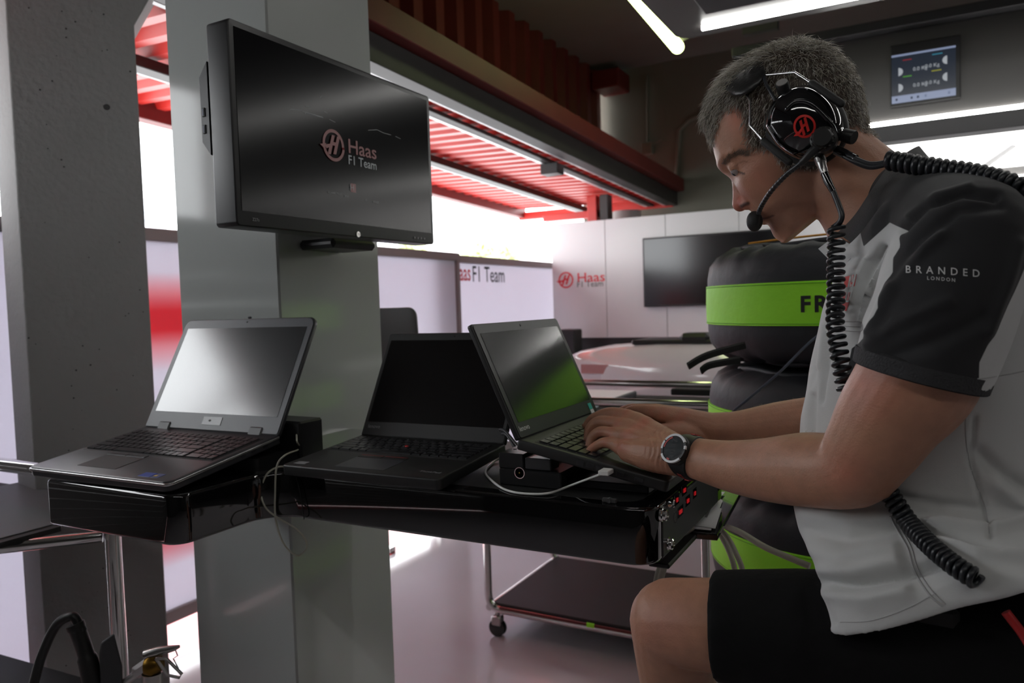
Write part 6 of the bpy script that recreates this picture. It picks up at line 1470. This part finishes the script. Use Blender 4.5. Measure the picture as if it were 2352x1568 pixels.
# boom joint, boom and microphone
jc = on_cup(1893, 322, 0.0)
yv = Vector((0, -1, 0))
b = MB(); b.lathe([(0.0145, -0.008), (0.0145, 0.008), (0.0115, 0.010), (0.0115, 0.018), (0.0095, 0.0205), (0.0001, 0.0205)], 24, 0, jc, yv); child(b.build('boom_joint', M_RUBBER, None, 50), hs)
for i in range(14):
    a = 2 * math.pi * i / 14; c_ = jc + Vector((math.cos(a) * 0.0116, -0.014, math.sin(a) * 0.0116)); b = MB(); b.cyl(c_ + Vector((0, 0.004, 0)), c_ - Vector((0, 0.004, 0)), 0.0012, 6); child(b.build('joint_rib', M_RUBBER), hs)
ya = jc.y - 0.012
boom = [at(1890, 328, a=ya), at(1866, 348, a=ya), at(1842, 372, a=ya + 0.004), at(1805, 402, a=ya + 0.02), at(1770, 440, a=ya + 0.05), at(1748, 475, a=ya + 0.085), at(1738, 503, a=ya + 0.10)]
b = MB(); Q = smooth_pts(boom, 8); b.sweep(Q[:17], [0.0062 - 0.0022 * i / 16 for i in range(17)], 12); child(b.build('boom_sleeve', M_RUBBER, None, 80), hs)
b = MB(); K = len(Q); QQ = smooth_pts(boom[1:], 24); b.sweep(QQ, [0.0031 + 0.0003 * math.sin(i * 1.5) for i in range(len(QQ))], 10); child(b.build('mic_boom', M_CORD, None, 80), hs)
mc = at(1733, 508, a=ya + 0.10)
b = MB(); b.ball(mc, (0.0105, 0.011, 0.0135), 20, 14); child(b.build('microphone', M_BLACKM, None, 80), hs)
# wires of the head frame with rubber sleeves
yw = A0 - 0.092
def wire(pts, r=0.0016, nm='frame_wire', m=M_WIRE):
    for f in ((lambda p: p), mir):
        b = MB(); b.sweep([f(Vector(p)) for p in pts], r, 8, round_cap=2); child(b.build(nm, m, None, 60), hs)
wire([at(1712, 214, a=A0 - 0.084), at(1723, 232, a=yw), at(1723, 288, a=yw - 0.008), at(1755, 325, a=yw - 0.018), at(1812, 372, a=yw - 0.02)])
wire([at(1752, 168, a=A0 - 0.075), at(1762, 172, a=A0 - 0.085), at(1826, 166, a=yw - 0.004), at(1866, 192, a=yw - 0.022), at(1932, 238, a=yw - 0.024)])
wire([at(1752, 168, a=A0 - 0.077), at(1760, 195, a=yw - 0.004), at(1772, 215, a=yw - 0.012), at(1782, 235, a=yw - 0.014)], 0.0022, 'lead_to_cup', M_CORD)
for pts in ([at(1755, 325, a=yw - 0.018), at(1812, 372, a=yw - 0.02)], [at(1866, 192, a=yw - 0.023), at(1932, 238, a=yw - 0.025)]):
    for f in ((lambda p: p), mir):
        b = MB(); b.sweep([f(p) for p in pts], 0.0046, 10, round_cap=3); child(b.build('wire_sleeve', M_BLACKM, None, 60), hs)
# padded band over the crown
cbp = at(1768, 256, a=A0); ub = (at(1717, 178, a=A0) - cbp); Rb = ub.length; ub.normalize(); fb = Vector((ub.z * -1, 0, ub.x)); 
if fb.x > 0: fb = -fb
b = MB(); path = [cbp + ub * (Rb * 1.04 * math.cos(a)) + Vector((0, 0.086 * math.sin(a), 0)) for a in np.linspace(-1.08, 1.08, 25)]
b.sweep(path, [0.028 * min(1, 0.86 + 0.5 * (1.08 - abs(a))) for a in np.linspace(-1.08, 1.08, 25)], 28, ell=(1.0, 0.26), up=fb, round_cap=5); child(b.build('head_pad', mat('black_leather', (0.014, 0.014, 0.014), 0.33, bump=0.1, bscale=300), None, 80), hs)
# knobs
def knob(p0, p1, r):
    b = MB(); d = (p1 - p0).normalized(); b.sweep([p0, p0 + d * 0.002, p1 - d * 0.002, p1], [r * 0.94, r, r, r * 0.92], 20); k = child(b.build('knob', M_RUBBER, None, 40), hs)
    b = MB(); b.cyl(p0 - d * 0.006, p0, r * 0.5, 12); child(b.build('knob_shaft', M_WIRE, None, 40), hs)
knob(at(1802, 212, a=0.965), at(1796, 190, a=0.955), 0.0078); knob(at(1938, 310, a=0.965), at(1962, 316, a=0.96), 0.0082)
b = MB(); b.lathe([(0.0066, 0), (0.0066, 0.0012), (0.0001, 0.0012)], 20, 0, at(1796, 190, a=0.955), (at(1796, 190, a=0.955) - at(1802, 212, a=0.965))); child(b.build('knob_cap', M_STEEL, None, 40), hs)
# plug and leads
pc = [at(1882, 362, a=0.962), at(1888, 380, a=0.958), at(1894, 398, a=0.955)]
b = MB(); b.sweep([pc[0], pc[0] + (pc[1] - pc[0]) * 0.7, pc[1], pc[2]], [0.0055, 0.0058, 0.0050, 0.0044], 16); child(b.build('plug', M_STEEL, None, 40), hs)
for i in range(5):
    q = pc[0] + (pc[1] - pc[0]) * (0.1 + 0.13 * i); d = (pc[1] - pc[0]).normalized(); b = MB(); b.sweep([q - d * 0.0007, q + d * 0.0007], 0.0063, 16); child(b.build('plug_rib', M_STEEL, None, 40), hs)
b = MB(); b.sweep([pc[2], at(1902, 418, a=0.952), at(1914, 440, a=0.95)], [0.0045, 0.0046, 0.0036], 12); child(b.build('strain_relief', M_SHELL, None, 60), hs)
b = MB(); b.sweep(smooth_pts([at(1913, 438, a=0.95), at(1924, 465, a=0.945), at(1933, 492, a=0.94), at(1930, 508, a=0.94), at(1920, 518, a=0.945), at(1912, 524, a=0.945)], 8), 0.0033, 10); child(b.build('lead', M_CORD, None, 80), hs)
def coil(path, R, r, pitch, nm='coiled_cord'):
    Q = smooth_pts(path, 24); L = [0]
    for a, c_ in zip(Q[:-1], Q[1:]): L.append(L[-1] + (c_ - a).length)
    tot = L[-1]; turns = tot / pitch; N = int(turns * 16); xs_ = np.interp(np.linspace(0, tot, N), L, range(len(Q)))
    pts = []; u = None
    for i, t in enumerate(xs_):
        k = min(int(t), len(Q) - 2); f = t - k; c_ = Q[k].lerp(Q[k + 1], f); T = (Q[k + 1] - Q[k]).normalized()
        if u is None: u = T.cross(Vector((0, 1, 0.2))).normalized()
        u = (u - T * u.dot(T)).normalized(); w = T.cross(u); a = 2 * math.pi * turns * i / N
        pts.append(c_ + (u * math.cos(a) + w * math.sin(a)) * R)
    b = MB(); b.sweep(pts, r, 8); return child(b.build(nm, M_CORD, None, 80), hs)
coil([at(1921, 522, a=0.945), at(1920, 600, a=0.94), at(1920, 680, a=0.925), at(1918, 740, a=0.91), at(1926, 800, a=0.90), at(1936, 860, a=0.895), at(1946, 905, a=0.895)], 0.0078, 0.0027, 0.0088)
coil([on_shirt(x, y, 0.010) for x, y in ((2030, 1110), (2060, 1160), (2092, 1205), (2140, 1255), (2195, 1300), (2244, 1330))], 0.0078, 0.0030, 0.0062)
for d in (0, 7):
    b = MB(); b.sweep(smooth_pts([at(1922, 343 + d * 0.5, a=0.962), at(1955, 360 + d, a=0.95), at(1995, 376 + d, a=0.945), at(2030, 374 + d * 0.6, a=0.94), at(2050, 366 + d, a=0.94)], 8), 0.0031, 10); child(b.build('lead', M_CORD, None, 80), hs)
b = MB(); b.sweep([at(1922, 345, a=0.962), at(1965, 365, a=0.95)], [0.006, 0.0048], 12); child(b.build('strain_relief', M_SHELL, None, 60), hs)
coil([at(2042, 368, a=0.935), at(2095, 377, a=0.925), at(2160, 388, a=0.915), at(2230, 398, a=0.905), at(2300, 416, a=0.89), at(2352, 440, a=0.88), at(2420, 500, a=0.88), at(2500, 600, a=0.9), Vector((0.205, 0.98, 1.27)), Vector((0.20, 0.97, 1.12)), Vector((0.17, 0.93, 1.03))], 0.0078, 0.0036, 0.0074)
